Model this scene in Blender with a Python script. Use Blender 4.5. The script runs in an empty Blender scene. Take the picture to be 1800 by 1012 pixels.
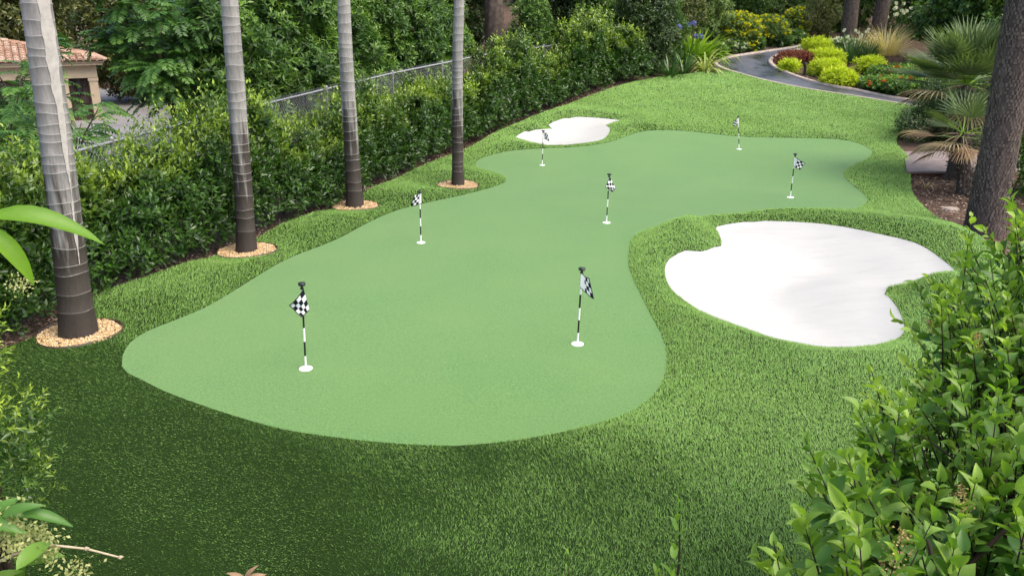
import bpy, math, numpy as np
from mathutils import Vector, Matrix
from mathutils.geometry import delaunay_2d_cdt

S = bpy.context.scene
C = S.collection
R = math.radians
# ------------------------------------------------------------------ camera, sky, sun, exposure
cam = bpy.data.cameras.new('camera'); co = bpy.data.objects.new('camera', cam); C.objects.link(co)
co.location = (0, 0, 3.3); co.rotation_euler = (R(90 - 18.85), 0, 0)
cam.sensor_width = 36; cam.lens = 28.24; cam.clip_start = 0.05; cam.clip_end = 900
S.camera = co
SUN_EL, SUN_AZ = 56, 115            # azimuth measured from +Y towards +X
w = bpy.data.worlds.new('World'); S.world = w; w.use_nodes = True
wn = w.node_tree; sky = wn.nodes.new('ShaderNodeTexSky'); sky.sky_type = 'NISHITA'; sky.sun_disc = False
sky.sun_elevation = R(SUN_EL); sky.sun_rotation = R(SUN_AZ); sky.air_density = 1.0; sky.dust_density = 5.0; sky.ozone_density = 1.0
wn.links.new(sky.outputs[0], wn.nodes['Background'].inputs[0]); wn.nodes['Background'].inputs[1].default_value = 0.15
sun = bpy.data.lights.new('sun', 'SUN'); so = bpy.data.objects.new('sun', sun); C.objects.link(so)
sun.energy = 0.85; sun.angle = R(60); sun.color = (1, .96, .89)
sd = Vector((math.cos(R(SUN_EL)) * math.sin(R(SUN_AZ)), math.cos(R(SUN_EL)) * math.cos(R(SUN_AZ)), math.sin(R(SUN_EL))))
so.rotation_euler = sd.to_track_quat('Z', 'Y').to_euler()
S.view_settings.view_transform = 'Standard'; S.view_settings.look = 'None'
S.view_settings.exposure = 1.42; S.view_settings.gamma = 1

# ------------------------------------------------------------------ plan of the place, in metres
GREEN = [[-3.827,7.21],[-3.935,7.458],[-4.014,7.812],[-3.965,8.146],[-3.795,8.471],[-3.614,8.858],[-3.5,9.319],[-3.391,9.871],[-3.268,10.484],[-3.095,11.026],[-2.87,11.467],[-2.641,12.006],[-2.361,12.964],[-2.002,13.808],[-1.464,14.473],[-0.87,15.095],[-0.341,15.816],[-0.14,16.252],[-0.143,16.648],[-0.367,17.115],[-0.683,17.414],[-0.813,17.84],[-0.789,18.525],[-0.54,19.029],[0.0,19.598],[0.842,19.851],[1.699,20.04],[2.462,20.544],[2.979,21.175],[3.425,21.681],[3.837,21.872],[4.592,21.808],[5.285,21.491],[5.958,21.175],[6.814,21.049],[7.682,20.986],[8.373,20.86],[8.738,20.481],[8.785,19.787],[8.605,19.218],[8.157,18.525],[7.534,17.779],[7.089,17.055],[6.914,16.364],[6.796,15.553],[6.68,14.899],[6.494,14.427],[6.176,13.98],[5.816,13.681],[4.92,13.557],[4.196,13.434],[3.455,13.195],[2.818,12.888],[2.293,12.557],[1.966,12.208],[1.795,11.747],[1.697,11.228],[1.602,10.536],[1.579,9.988],[1.582,9.361],[1.594,8.579],[1.606,7.984],[1.572,7.529],[1.492,7.118],[1.335,6.684],[1.13,6.369],[0.877,6.139],[0.472,5.923],[0.0,5.755],[-0.456,5.674],[-0.916,5.709],[-1.393,5.8],[-1.895,5.942],[-2.344,6.159],[-2.775,6.402],[-3.184,6.661],[-3.497,6.901],[-3.7,7.053]]
BUNKER_BIG = [[3.276,12.451],[3.782,12.739],[4.139,12.813],[4.646,12.739],[5.057,12.593],[5.404,12.311],[5.692,11.94],[5.921,11.621],[6.001,11.257],[5.956,10.722],[5.884,10.231],[5.803,9.988],[5.619,9.733],[5.381,9.621],[5.011,9.555],[4.686,9.468],[4.579,9.319],[4.517,9.053],[4.457,8.726],[4.361,8.401],[4.238,8.064],[4.081,7.827],[3.822,7.646],[3.551,7.558],[3.249,7.529],[2.971,7.616],[2.746,7.781],[2.535,8.032],[2.322,8.314],[2.166,8.579],[2.062,8.896],[1.974,9.319],[1.978,9.801],[2.066,10.331],[2.229,10.749],[2.468,11.026],[2.712,11.026],[2.923,11.228],[3.09,11.436],[3.158,11.747],[3.202,12.106]]
BUNKER_SMALL = [[0.088,20.86],[0.27,21.364],[0.441,21.637],[0.801,21.745],[1.026,21.808],[1.088,22.0],[0.998,22.256],[1.155,22.612],[1.446,22.993],[1.813,23.172],[2.26,23.106],[2.65,22.973],[3.086,22.736],[2.845,22.58],[2.566,22.192],[2.631,21.936],[2.611,21.618],[2.496,21.112],[2.316,20.671],[2.031,20.418],[1.486,20.135],[1.077,20.072],[0.669,20.166],[0.303,20.481]]
PATH_OUT = [[13.557,23.712],[12.189,24.623],[11.546,25.209],[10.791,25.973],[9.961,26.694],[9.276,27.45],[8.605,28.428],[8.09,29.471],[7.778,30.275],[7.679,31.013],[7.923,31.784],[8.557,32.593],[9.529,33.317],[10.659,34.072],[11.678,34.726],[12.828,35.683],[14.164,36.691]]
PATH_IN = [[13.924,24.409],[12.49,25.284],[11.837,25.895],[11.131,26.859],[10.473,27.623],[10.004,28.52],[9.739,29.57],[9.601,30.693],[9.768,31.784],[10.214,32.712],[10.853,33.565],[11.628,34.201],[12.431,34.86],[13.848,35.824]]
LAWN = [[-5.6,0.4],[-5.6,4],[-5.5,6.5],[-4.998,7.858],[-5.009,8.579],[-4.892,9.154],[-4.414,10.036],[-3.845,11.621],[-3.077,13.681],[-2.422,16.087],[-1.574,18.462],[-0.3,21.301],[0.987,23.576],[2.312,25.663],[3.808,27.623],[4.904,28.52],[5.993,29.084],[7.414,29.868],[7.913,29.57],[8.554,28.246],[9.222,27.279],[9.905,26.531],[10.731,25.817],[11.484,25.06],[12.123,24.48],[10.618,21.936],[9.694,20.355],[9.154,18.462],[8.203,16.364],[7.526,14.803],[7.045,13.078],[6.783,11.683],[6.716,10.803],[6.5,9],[6.3,6],[6,3],[5.8,0.4]]
FLAGS = [[[-2.007,7.144,0.0],[0.035,0.878],[[0.052,0.821],[0.089,0.616],[0.025,0.564],[-0.09,0.667]]],[[0.685,7.766,0.0],[0.024,0.832],[[0.017,0.795],[0.012,0.63],[0.144,0.531],[0.09,0.747]]],[[-1.374,11.683,0.001],[0.012,0.785],[[0.037,0.768],[0.031,0.605],[-0.123,0.579],[-0.048,0.759]]],[[1.563,12.926,0.002],[0.015,0.817],[[0.026,0.77],[0.117,0.592],[0.073,0.526],[-0.051,0.62]]],[[0.678,17.964,0.045],[0.016,0.773],[[0.016,0.748],[0.031,0.61],[0.145,0.547],[0.092,0.729]]],[[5.582,19.787,0.122],[-0.094,0.799],[[-0.085,0.779],[-0.071,0.622],[-0.203,0.554],[-0.228,0.677]]],[[5.236,14.851,0.006],[0.002,0.825],[[-0.007,0.772],[-0.013,0.592],[0.088,0.539],[0.18,0.656]]]]
PALMS = [[[-4.616,7.936,0.0],[-4.445,7.936,3.42],0.401,0.259],[[-3.813,11.083,0.0],[-3.632,11.083,3.467],0.311,0.222],[[-2.778,13.894,0.003],[-2.687,13.894,3.51],0.332,0.208],[[-1.072,15.71,0.011],[-0.953,15.71,3.537],0.271,0.189],[[7.419,12.242,0.001],[7.371,12.242,3.485],0.591,0.506]]

# ------------------------------------------------------------------ helpers
rng = np.random.default_rng(7)
ORG = {}

def obj(name, V, F, mat, parent=None, smooth=False, age=None, midx=None, uv=None):
    V = np.asarray(V, float).reshape(-1, 3)
    if parent is not None: V = V - np.array(ORG.get(parent.name, (0, 0, 0)))
    me = bpy.data.meshes.new(name)
    if isinstance(F, np.ndarray):
        n, k = F.shape
        me.vertices.add(len(V)); me.vertices.foreach_set('co', V.astype(np.float32).ravel())
        me.loops.add(n * k); me.loops.foreach_set('vertex_index', F.astype(np.int32).ravel())
        me.polygons.add(n); me.polygons.foreach_set('loop_start', np.arange(0, n * k, k, dtype=np.int32))
        me.update(calc_edges=True)
    else:
        me.from_pydata([tuple(v) for v in V], [], F)
    mats = mat if isinstance(mat, (list, tuple)) else [mat]
    for m in mats: me.materials.append(m)
    if midx is not None: me.polygons.foreach_set('material_index', np.asarray(midx, np.int32))
    if smooth: me.polygons.foreach_set('use_smooth', np.ones(len(me.polygons), bool))
    if age is not None:
        a = me.attributes.new('age', 'FLOAT', 'POINT'); a.data.foreach_set('value', np.asarray(age, np.float32))
    if uv is not None:
        l = me.uv_layers.new(name='UVMap'); vi = np.empty(len(me.loops), np.int32); me.loops.foreach_get('vertex_index', vi)
        l.data.foreach_set('uv', np.asarray(uv, np.float32)[vi].ravel())
    o = bpy.data.objects.new(name, me); C.objects.link(o)
    if parent is not None: o.parent = parent; ORG[o.name] = ORG.get(parent.name, (0, 0, 0))
    return o

def tag(o, label=None, cat=None, group=None, kind=None):
    if label: o['label'] = label
    if cat: o['category'] = cat
    if group: o['group'] = group
    if kind: o['kind'] = kind
    return o

def thing(name, label, cat, loc, group=None):
    o = bpy.data.objects.new(name, None); C.objects.link(o); o.location = loc; o.empty_display_size = .1
    ORG[o.name] = tuple(loc)
    return tag(o, label, cat, group)

def copy_thing(src, label, loc, rz=0, sc=1, group=None):
    r = src.copy(); C.objects.link(r); r.location = loc; r.rotation_euler = (0, 0, rz)
    r.scale = (sc, sc, sc) if np.isscalar(sc) else sc; r['label'] = label
    if group: r['group'] = group
    for ch in list(src.children):
        c = ch.copy(); C.objects.link(c); c.parent = r
        for g in ch.children:
            d = g.copy(); C.objects.link(d); d.parent = c
    return r

def nrm(a): return a / np.maximum(np.linalg.norm(a, axis=-1, keepdims=True), 1e-9)
def sst(a, b, v): q = np.clip((v - a) / (b - a), 0, 1); return q * q * (3 - 2 * q)

def join(parts):
    Vs, Fs, n = [], [], 0
    for V, F in parts:
        Vs.append(np.asarray(V, float)); Fs += [tuple(i + n for i in f) for f in F]; n += len(V)
    return np.concatenate(Vs), Fs

def box(x0, x1, y0, y1, z0, z1):
    V = [(x, y, z) for z in (z0, z1) for y in (y0, y1) for x in (x0, x1)]
    return np.array(V, float), [(0, 2, 3, 1), (4, 5, 7, 6), (0, 1, 5, 4), (2, 6, 7, 3), (0, 4, 6, 2), (1, 3, 7, 5)]

def tube(pts, rad, n=8, cap=True):
    P = np.asarray(pts, float); rad = np.broadcast_to(np.asarray(rad, float), (len(P),))
    T = nrm(np.gradient(P, axis=0)); V = []; F = []
    ref = np.array([1., 0, 0]) if abs(T[0][0]) < .8 else np.array([0, 1., 0])
    for i, (p, t) in enumerate(zip(P, T)):
        a = nrm(ref - t * ref.dot(t)); b = np.cross(t, a); ref = a
        for k in range(n):
            q = 2 * math.pi * k / n; V.append(p + rad[i] * (a * math.cos(q) + b * math.sin(q)))
    for i in range(len(P) - 1):
        for k in range(n):
            F.append((i * n + k, i * n + (k + 1) % n, (i + 1) * n + (k + 1) % n, (i + 1) * n + k))
    if cap: F.append(tuple(range(n))[::-1]); F.append(tuple((len(P) - 1) * n + k for k in range(n)))
    return np.array(V), F

def vnoise(x, y, z=0., s=1., seed=0):
    """smooth pseudo noise in -1..1 from a few sines"""
    r = np.random.default_rng(seed); o = 0.
    for i in range(5):
        k = r.normal(size=3); k = k / np.linalg.norm(k) * (1 + .7 * i) / s; o = o + np.sin(x * k[0] + y * k[1] + z * k[2] + r.uniform(0, 6.28)) / (1 + .45 * i)
    return o / 2.2

# leaf templates: x along the leaf, y across, z lift
T2 = (np.array([(0, 0, 0), (.45, .5, .06), (1, 0, -.06), (.45, -.5, .06)]), np.array([(0, 2, 1), (0, 3, 2)]))
T4 = (np.array([(0, 0, 0), (.4, .5, .1), (.45, 0, 0), (.4, -.5, .1), (1, 0, -.14)]), np.array([(0, 2, 1), (2, 4, 1), (0, 3, 2), (2, 3, 4)]))
def _big(ns=6, curl=.16, fold=.22):
    V = [(0, 0, 0)]; F = []
    for i in range(1, ns):
        t = i / ns; wd = .5 * math.sin(math.pi * t ** .82) ** .8; z = -curl * t * t + .05 * math.sin(3 * t)
        V += [(t, wd, z + fold * wd), (t, 0, z), (t, -wd, z + fold * wd)]
    V.append((1, 0, -curl)); e = len(V) - 1
    F += [(0, 2, 1), (0, 3, 2)]
    for i in range(ns - 2):
        a = 1 + 3 * i; b = a + 3
        F += [(a, a + 1, b + 1), (a, b + 1, b), (a + 1, a + 2, b + 2), (a + 1, b + 2, b + 1)]
    a = 1 + 3 * (ns - 2); F += [(a, a + 1, e), (a + 1, a + 2, e)]
    return np.array(V), np.array(F)
TB = _big()

def leaves(P, D, N, L, W, tm):
    tv, tf = tm; n = len(P); k = len(tv)
    D = nrm(D); Sd = nrm(np.cross(N, D)); N = np.cross(D, Sd)
    L = np.broadcast_to(L, (n,))[:, None, None]; W = np.broadcast_to(W, (n,))[:, None, None]
    V = P[:, None] + L * (tv[None, :, 0:1] * D[:, None] + tv[None, :, 2:3] * N[:, None]) + W * tv[None, :, 1:2] * Sd[:, None]
    F = (np.arange(n) * k)[:, None, None] + tf[None]
    return V.reshape(-1, 3), F.reshape(-1, 3)

def shoots(r, B, A, n, sl, L, W, jit=.35, thick=(75, 22)):
    """n leaves along each shoot; returns P, D, N, L, W, age"""
    m = len(B); A = nrm(A); sl = np.broadcast_to(sl, (m,))
    ref = np.where(np.abs(A[:, 2:3]) < .9, np.array([[0, 0, 1.]]), np.array([[1., 0, 0]]))
    X = nrm(np.cross(A, ref)); Y = np.cross(A, X)
    t = np.clip((np.arange(n)[None] + r.uniform(0, .8, (m, n))) / n, 0, 1)
    ph = 2.4 * np.arange(n)[None] + r.uniform(0, 6.28, (m, 1)) + r.normal(0, .3, (m, n))
    th = np.radians(thick[0] + (thick[1] - thick[0]) * t)
    rad = np.cos(ph)[..., None] * X[:, None] + np.sin(ph)[..., None] * Y[:, None]
    D = A[:, None] * np.cos(th)[..., None] + rad * np.sin(th)[..., None]
    N = A[:, None] * np.sin(th)[..., None] - rad * np.cos(th)[..., None]
    D = D + r.normal(0, jit, D.shape) * .5; N = N + r.normal(0, jit, N.shape)
    P = B[:, None] + A[:, None] * (t * sl[:, None])[..., None]
    s = r.uniform(.6, 1.25, (m, n)) * (1 - .35 * t)
    q = lambda a: a.reshape(-1, a.shape[-1])
    return q(P), q(D), nrm(q(N)), (L * s).ravel(), (W * s).ravel(), t.ravel()

def blobs(r, cen, rad, per, up=.5, depth=.45, squash=1., fill=.7):
    """shoot bases and axes over a cloud of balls"""
    cen = np.asarray(cen, float); rad = np.asarray(rad, float); Bs, As = [], []
    for c, q in zip(cen, rad):
        m = int(per * q * q); d = nrm(r.normal(size=(m, 3)))
        k = 1 - depth * r.random(m) ** 1.6
        k = k * (1 + .16 * vnoise(d[:, 0] * 3 + c[0], d[:, 1] * 3 + c[1], d[:, 2] * 3, 1., 3))
        B = c + d * (q * k)[:, None] * np.array([1, 1, squash])
        ins = np.zeros(m)
        for c2, q2 in zip(cen, rad):
            if c2 is not c: ins += (((B - c2) / np.array([1, 1, squash])) ** 2).sum(1) < (q2 * .62) ** 2
        keep = (ins == 0) | (r.random(m) > fill)
        Bs.append(B[keep]); As.append((d + r.normal(0, .35, d.shape) + np.array([0, 0, up]))[keep])
    return np.concatenate(Bs), np.concatenate(As)

def foliage(name, mat, parent, r, B, A, n, sl, L, W, tm=T2, kind='stuff', jit=.35, thick=(75, 22)):
    P, D, N, L_, W_, a = shoots(r, B, A, n, sl, L, W, jit, thick)
    V, F = leaves(P, D, N, L_, W_, tm)
    return tag(obj(name, V, F, mat, parent, age=np.repeat(a, len(tm[0]))), kind=kind)

def strap(base, az, el, ln, wd, droop, ns=6, fold=.15, r=None, base_w=.6):
    """an arching strap leaf: strip with a crease"""
    p = np.array(base, float); V = []; F = []; d = np.array([math.cos(az), math.sin(az)])
    sx = np.array([-d[1], d[0], 0]); e = el
    for i in range(ns + 1):
        t = i / ns; wv = wd * (base_w + (1 - base_w) * min(1, t * 3)) * (1 - t ** 2.2) * .5 + .0015
        up = np.array([-d[0] * math.sin(e), -d[1] * math.sin(e), math.cos(e)])
        V += [p + sx * wv + up * wv * fold, p, p - sx * wv + up * wv * fold]
        p = p + np.array([d[0] * math.cos(e), d[1] * math.cos(e), math.sin(e)]) * ln / ns; e -= droop / ns
    for i in range(ns):
        a = 3 * i; F += [(a, a + 1, a + 4, a + 3), (a + 1, a + 2, a + 5, a + 4)]
    return np.array(V), F

# ------------------------------------------------------------------ materials
class NB:
    def __init__(s, name):
        s.m = bpy.data.materials.new(name); s.m.use_nodes = True; s.t = s.m.node_tree; s.t.nodes.clear()
        s.out = s.t.nodes.new('ShaderNodeOutputMaterial')
    def n(s, typ, props=None, **inp):
        d = s.t.nodes.new('ShaderNode' + typ)
        for k, v in (props or {}).items(): setattr(d, k, v)
        for k, v in inp.items():
            key = int(k[1:]) if k[0] == 'i' and k[1:].isdigit() else k.replace('_', ' ')
            s.set(d.inputs[key], v)
        return d
    def set(s, i, v):
        if isinstance(v, bpy.types.NodeSocket): s.t.links.new(v, i)
        elif isinstance(v, bpy.types.Node): s.t.links.new(v.outputs[0], i)
        else:
            if isinstance(v, tuple) and len(v) == 3 and i.type == 'RGBA': v = v + (1,)
            i.default_value = v
    def mix(s, f, a, b, mode='MIX'):
        d = s.t.nodes.new('ShaderNodeMix'); d.data_type = 'RGBA'; d.blend_type = mode
        s.set(d.inputs[0], f); s.set(d.inputs[6], a); s.set(d.inputs[7], b); return d.outputs[2]
    def ramp(s, f, *st):
        d = s.t.nodes.new('ShaderNodeValToRGB'); s.set(d.inputs[0], f); e = d.color_ramp.elements
        while len(e) < len(st): e.new(.5)
        for q, (p, c) in zip(e, st): q.position = p; q.color = c + (1,) if isinstance(c, tuple) else (c, c, c, 1)
        return d.outputs[0]
    def noise(s, sc, det=4, vec=None, rough=.6):
        d = s.n('TexNoise', Scale=float(sc), Detail=float(det), Roughness=rough)
        s.set(d.inputs['Vector'], vec if vec is not None else s.geo()); return d.outputs[0]
    def geo(s): return s.n('NewGeometry').outputs['Position']
    def objc(s): return s.n('TexCoord').outputs['Object']
    def math(s, op, a, b=0.):
        d = s.t.nodes.new('ShaderNodeMath'); d.operation = op; s.set(d.inputs[0], a); s.set(d.inputs[1], b); return d.outputs[0]
    def bump(s, h, st, dist=.01): return s.n('Bump', Strength=st, Distance=dist, Height=h).outputs[0]
    def scale(s, vec, sc): return s.n('Mapping', Vector=vec, Scale=sc).outputs[0]
    def pr(s, col, rough=.6, spec=.5, normal=None, **k):
        d = s.n('BsdfPrincipled', Base_Color=col, Roughness=rough); s.set(d.inputs['Specular IOR Level'], spec)
        if normal is not None: s.set(d.inputs['Normal'], normal)
        for a, v in k.items(): s.set(d.inputs[a.replace('_', ' ')], v)
        return d.outputs[0]
    def end(s, sh): s.t.links.new(sh, s.out.inputs[0]); return s.m

def leaf_mat(name, dark, mid, young, rough=.42, tr=.25, spec=.45, young_at=.55, patch=1.5):
    b = NB(name); g = b.n('NewGeometry'); rnd = g.outputs['Random Per Island']; oi = b.n('ObjectInfo').outputs['Random']
    rr = b.math('FRACT', b.math('ADD', rnd, b.math('MULTIPLY', oi, 7.31)))
    c = b.mix(rr, dark, mid)
    age = b.n('Attribute', {'attribute_name': 'age'}).outputs['Fac']
    pt = b.math('MULTIPLY', b.n('MapRange', Value=age, From_Min=young_at, From_Max=1.).outputs[0], b.ramp(b.noise(patch, 2), (.42, .15), (.62, 1.)))
    c = b.mix(pt, c, young)
    c = b.mix(.25, c, b.mix(b.noise(60, 2), (.35, .35, .35), (1, 1, 1)), 'MULTIPLY')
    tc = b.mix(1., c, (1.35, 1.5, .55), 'MULTIPLY')
    t = b.n('BsdfTranslucent', Color=tc)
    m = b.n('MixShader'); b.set(m.inputs[0], tr); b.set(m.inputs[1], b.pr(c, rough, spec)); b.set(m.inputs[2], t)
    return b.end(m.outputs[0])

def plain(name, col, rough=.6, spec=.5, var=.25, sc=8., bump=.0, metal=0.):
    b = NB(name); nz = b.noise(sc, 5, b.objc())
    c = b.mix(b.ramp(nz, (.3, 0.), (.7, 1.)), tuple(v * (1 - var) for v in col), tuple(min(1, v * (1 + var * .6)) for v in col))
    return b.end(b.pr(c, rough, spec, b.bump(b.noise(sc * 6, 4, b.objc()), bump) if bump else None, Metallic=metal))

MT = {}
def mk_mats():
    # putting green: very short dense pile, pale green
    b = NB('putting_turf'); f = b.noise(150, 3); f2 = b.noise(36, 6, None, .8); big = b.noise(.8, 5)
    c = b.mix(b.ramp(f, (.3, 0.), (.7, 1.)), (.043, .118, .024), (.124, .263, .062))
    c = b.mix(.5, c, b.mix(b.ramp(f2, (.35, 0.), (.65, 1.)), (.30, .38, .30), (1.3, 1.25, 1.3)), 'MULTIPLY')
    c = b.mix(b.math('MULTIPLY', b.ramp(big, (.35, 0.), (.65, 1.)), .4), c, (.108, .195, .047))
    c = b.mix(b.ramp(b.noise(33, 2), (.70, 0.), (.76, .55)), c, (.16, .235, .11))
    MT['green'] = b.end(b.pr(c, .85, .2, b.bump(b.noise(330, 3), .6, .006), Sheen_Weight=.15))
    # turf backing below the blades
    b = NB('turf_backing'); c = b.mix(b.noise(90, 3), (.006, .015, .002), (.015, .034, .006)); MT['backing'] = b.end(b.pr(c, .9, .1))
    # grass blades
    b = NB('turf_blade'); rnd = b.n('NewGeometry').outputs['Random Per Island']
    c = b.ramp(rnd, (0, (.105, .205, .034)), (.4, (.170, .31, .064)), (.8, (.218, .385, .094)), (1, (.29, .42, .155)))
    big = b.ramp(b.noise(.9, 4), (.36, 0.), (.64, 1.)); c = b.mix(b.math('MULTIPLY', big, .35), c, (.21, .38, .105))
    t = b.n('BsdfTranslucent', Color=c); m = b.n('MixShader'); b.set(m.inputs[0], .12); b.set(m.inputs[1], b.pr(c, .7, .12)); b.set(m.inputs[2], t)
    MT['blade'] = b.end(m.outputs[0])
    # sand
    b = NB('white_sand'); p = b.geo(); wv = b.n('TexWave', {'bands_direction': 'DIAGONAL'}, Vector=p, Scale=2.2, Distortion=9., Detail=3.); b.set(wv.inputs['Detail Scale'], .8)
    sk = b.ramp(b.noise(4.0, 6, b.n('Mapping', Vector=p, Rotation=(0, 0, -.7), Scale=(.22, 1.7, 1)), .7), (.5, 0.), (.72, 1.)); c = b.mix(b.math('ADD', b.math('MULTIPLY', b.noise(2.5, 6), .3), b.math('MULTIPLY', sk, .6)), (.400, .402, .380), (.345, .344, .325)); c = b.mix(b.ramp(b.noise(420, 2), (.3, .7), (.6, 0.)), c, (.33, .328, .31))
    h = b.math('ADD', b.math('MULTIPLY', wv.outputs[0], .07), b.math('ADD', b.math('MULTIPLY', b.noise(300, 3), .18), b.math('ADD', b.math('MULTIPLY', b.noise(4, 5), .7), b.math('MULTIPLY', sk, .2))))
    MT['sand'] = b.end(b.pr(c, .95, .1, b.bump(h, .45, .03)))
    # soil and mulch
    b = NB('mulch_soil'); v = b.n('TexVoronoi', Scale=34., Vector=b.scale(b.geo(), (1, 1.6, 1)))
    c = b.mix(v.outputs['Color'], (.055, .035, .024), (.17, .115, .082)); c = b.mix(.55, c, b.ramp(b.noise(1.2, 6), (.3, (.05, .032, .024)), (.7, (.15, .105, .075))))
    MT['mulch'] = b.end(b.pr(c, .95, .15, b.bump(v.outputs['Distance'], .8, .03)))
    # damp asphalt
    b = NB('damp_asphalt'); wet = b.ramp(b.noise(.8, 4, b.scale(b.geo(), (1, .5, 1))), (.42, 0.), (.58, 1.))
    c = b.mix(wet, (.075, .079, .09), (.022, .025, .031)); c = b.mix(.4, c, b.mix(b.noise(180, 2), (.6, .6, .6), (1, 1, 1)), 'MULTIPLY')
    MT['asphalt'] = b.end(b.pr(c, b.ramp(wet, (0, .5), (1, .22)), .5, b.bump(b.noise(220, 2), .15, .004)))
    MT['kerb'] = plain('kerb_concrete', (.34, .29, .25), .85, .2, .3, 6, .3)
    b = NB('driveway_concrete'); v = b.ramp(b.noise(.5, 6), (.3, (.17, .165, .165)), (.7, (.25, .24, .235))); MT['drive'] = b.end(b.pr(v, .8, .3))
    MT['pad'] = plain('pad_concrete', (.20, .165, .155), .85, .25, .3, 5, .3); MT['pad_edge'] = plain('red_edge_board', (.10, .045, .032), .8, .2, .4, 9, .3)
    # king palm trunk: pale grey, ringed, dark water stain at foot
    b = NB('palm_trunk'); o = b.objc(); sp = b.n('SeparateXYZ', Vector=o); z = sp.outputs[2]
    st = b.noise(5, 5, b.scale(o, (1, 1, .12))); fine = b.noise(40, 4, b.scale(o, (1, 1, .25)))
    c = b.ramp(st, (.3, (.15, .142, .136)), (.5, (.26, .25, .24)), (.75, (.36, .345, .325)))
    c = b.mix(.5, c, b.ramp(fine, (.3, .5), (.65, 1.)), 'MULTIPLY')
    # damp, soil-brown foot with a ragged upper edge
    rag = b.noise(3.2, 4, b.scale(o, (2.2, 2.2, .25)))
    zz = b.math('ADD', z, b.math('MULTIPLY', b.math('SUBTRACT', rag, .5), 3.2))
    k = b.n('MapRange', Value=zz, From_Min=1.65, From_Max=1.15).outputs[0]
    c = b.mix(b.math('MULTIPLY', k, .92), c, b.mix(fine, (.011, .0075, .006), (.036, .024, .018)))
    MT['palm'] = b.end(b.pr(c, .7, .3, b.bump(fine, .35, .01)))
    b = NB('palm_leaf_scar'); o = b.objc(); sp = b.n('SeparateXYZ', Vector=o)
    rag = b.noise(3.2, 4, b.scale(o, (2.2, 2.2, .25))); zz = b.math('ADD', sp.outputs[2], b.math('MULTIPLY', b.math('SUBTRACT', rag, .5), 3.2))
    k = b.n('MapRange', Value=zz, From_Min=1.5, From_Max=.7).outputs[0]
    c = b.mix(b.math('MULTIPLY', k, .8), (.325, .315, .302), (.07, .056, .048)); MT['scar'] = b.end(b.pr(c, .75, .3))
    MT['trunk_streak'] = plain('pale_trunk_streak', (.36, .34, .318), .8, .2, .2, 20, .3)
    # rough palm trunk with criss-cross fibre
    b = NB('fibre_trunk'); o = b.objc(); v = b.n('TexBrick', Vector=b.n('Mapping', Vector=b.n('TexCoord').outputs['UV'], Scale=(1, 1, 1)), Scale=1.)
    st = b.noise(14, 5, b.scale(o, (1, 1, .35))); st2 = b.noise(2, 3)
    c = b.ramp(st, (.3, (.025, .018, .015)), (.55, (.075, .057, .048)), (.75, (.16, .13, .115)))
    c = b.mix(b.math('MULTIPLY', st2, .5), c, (.10, .085, .08))
    MT['fibre'] = b.end(b.pr(c, .9, .15, b.bump(st, .6, .02)))
    MT['fibre_light'] = plain('fibre_scale', (.15, .122, .105), .9, .15, .5, 30, .5)
    MT['bark'] = plain('brown_bark', (.095, .075, .063), .9, .15, .5, 7, .8)
    MT['bark_pale'] = plain('peeling_bark', (.27, .225, .19), .9, .15, .5, 5, .8)
    MT['twig'] = plain('brown_twig', (.032, .022, .015), .8, .2, .3, 30, .2)
    MT['twig_pale'] = plain('pale_dry_twig', (.36, .30, .20), .8, .2, .3, 30, .2)
    MT['pebble'] = NB('tan_pebble'); b = MT['pebble']; rnd = b.n('NewGeometry').outputs['Random Per Island']
    c = b.ramp(rnd, (0, (.32, .20, .085)), (.4, (.44, .30, .145)), (.75, (.50, .37, .20)), (1, (.52, .44, .32))); MT['pebble'] = b.end(b.pr(c, .6, .4))
    b = NB('mulch_chip'); rnd = b.n('NewGeometry').outputs['Random Per Island']
    c = b.ramp(rnd, (0, (.05, .032, .022)), (.5, (.14, .09, .062)), (.85, (.26, .185, .14)), (1, (.45, .37, .31))); MT['chip'] = b.end(b.pr(c, .9, .2))
    MT['edging'] = plain('rusty_edging', (.05, .032, .022), .6, .4, .5, 12, .2)
    MT['white'] = plain('white_plastic', (.80, .80, .79), .35, .5, .06, 20)
    MT['black'] = plain('black_plastic', (.012, .012, .013), .35, .5, .1, 20)
    b = NB('checkered_cloth'); ck = b.n('TexChecker', Vector=b.n('TexCoord').outputs['UV'], Color1=(.82, .82, .84), Color2=(.012, .012, .02), Scale=4.)
    tl = b.n('BsdfTranslucent', Color=ck.outputs[0]); mx = b.n('MixShader'); b.set(mx.inputs[0], .4); b.set(mx.inputs[1], b.pr(ck.outputs[0], .75, .2)); b.set(mx.inputs[2], tl.outputs[0]); MT['checker'] = b.end(mx.outputs[0]); b = NB('white_cloth'); tl = b.n('BsdfTranslucent', Color=(.82, .82, .84)); mx = b.n('MixShader'); b.set(mx.inputs[0], .45); b.set(mx.inputs[1], b.pr((.82, .82, .84), .8, .2)); b.set(mx.inputs[2], tl.outputs[0]); MT['cloth_white'] = b.end(mx.outputs[0])
    MT['galv'] = plain('galvanised_steel', (.27, .28, .29), .5, .5, .3, 30, 0, .3)
    MT['stucco'] = plain('cream_stucco', (.38, .28, .185), .9, .1, .12, 3, .2); MT['trim'] = plain('cream_trim', (.40, .32, .22), .7, .3, .1, 4)
    MT['door'] = plain('dark_brown_door', (.055, .036, .028), .6, .3, .3, 6); MT['brickwall'] = plain('dark_brick', (.07, .042, .035), .9, .1, .3, 7, .3)
    b = NB('clay_tile'); rnd = b.n('NewGeometry').outputs['Random Per Island']
    c = b.ramp(rnd, (0, (.24, .135, .09)), (.5, (.32, .205, .145)), (1, (.38, .285, .22))); MT['tile'] = b.end(b.pr(c, .85, .2))
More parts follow.
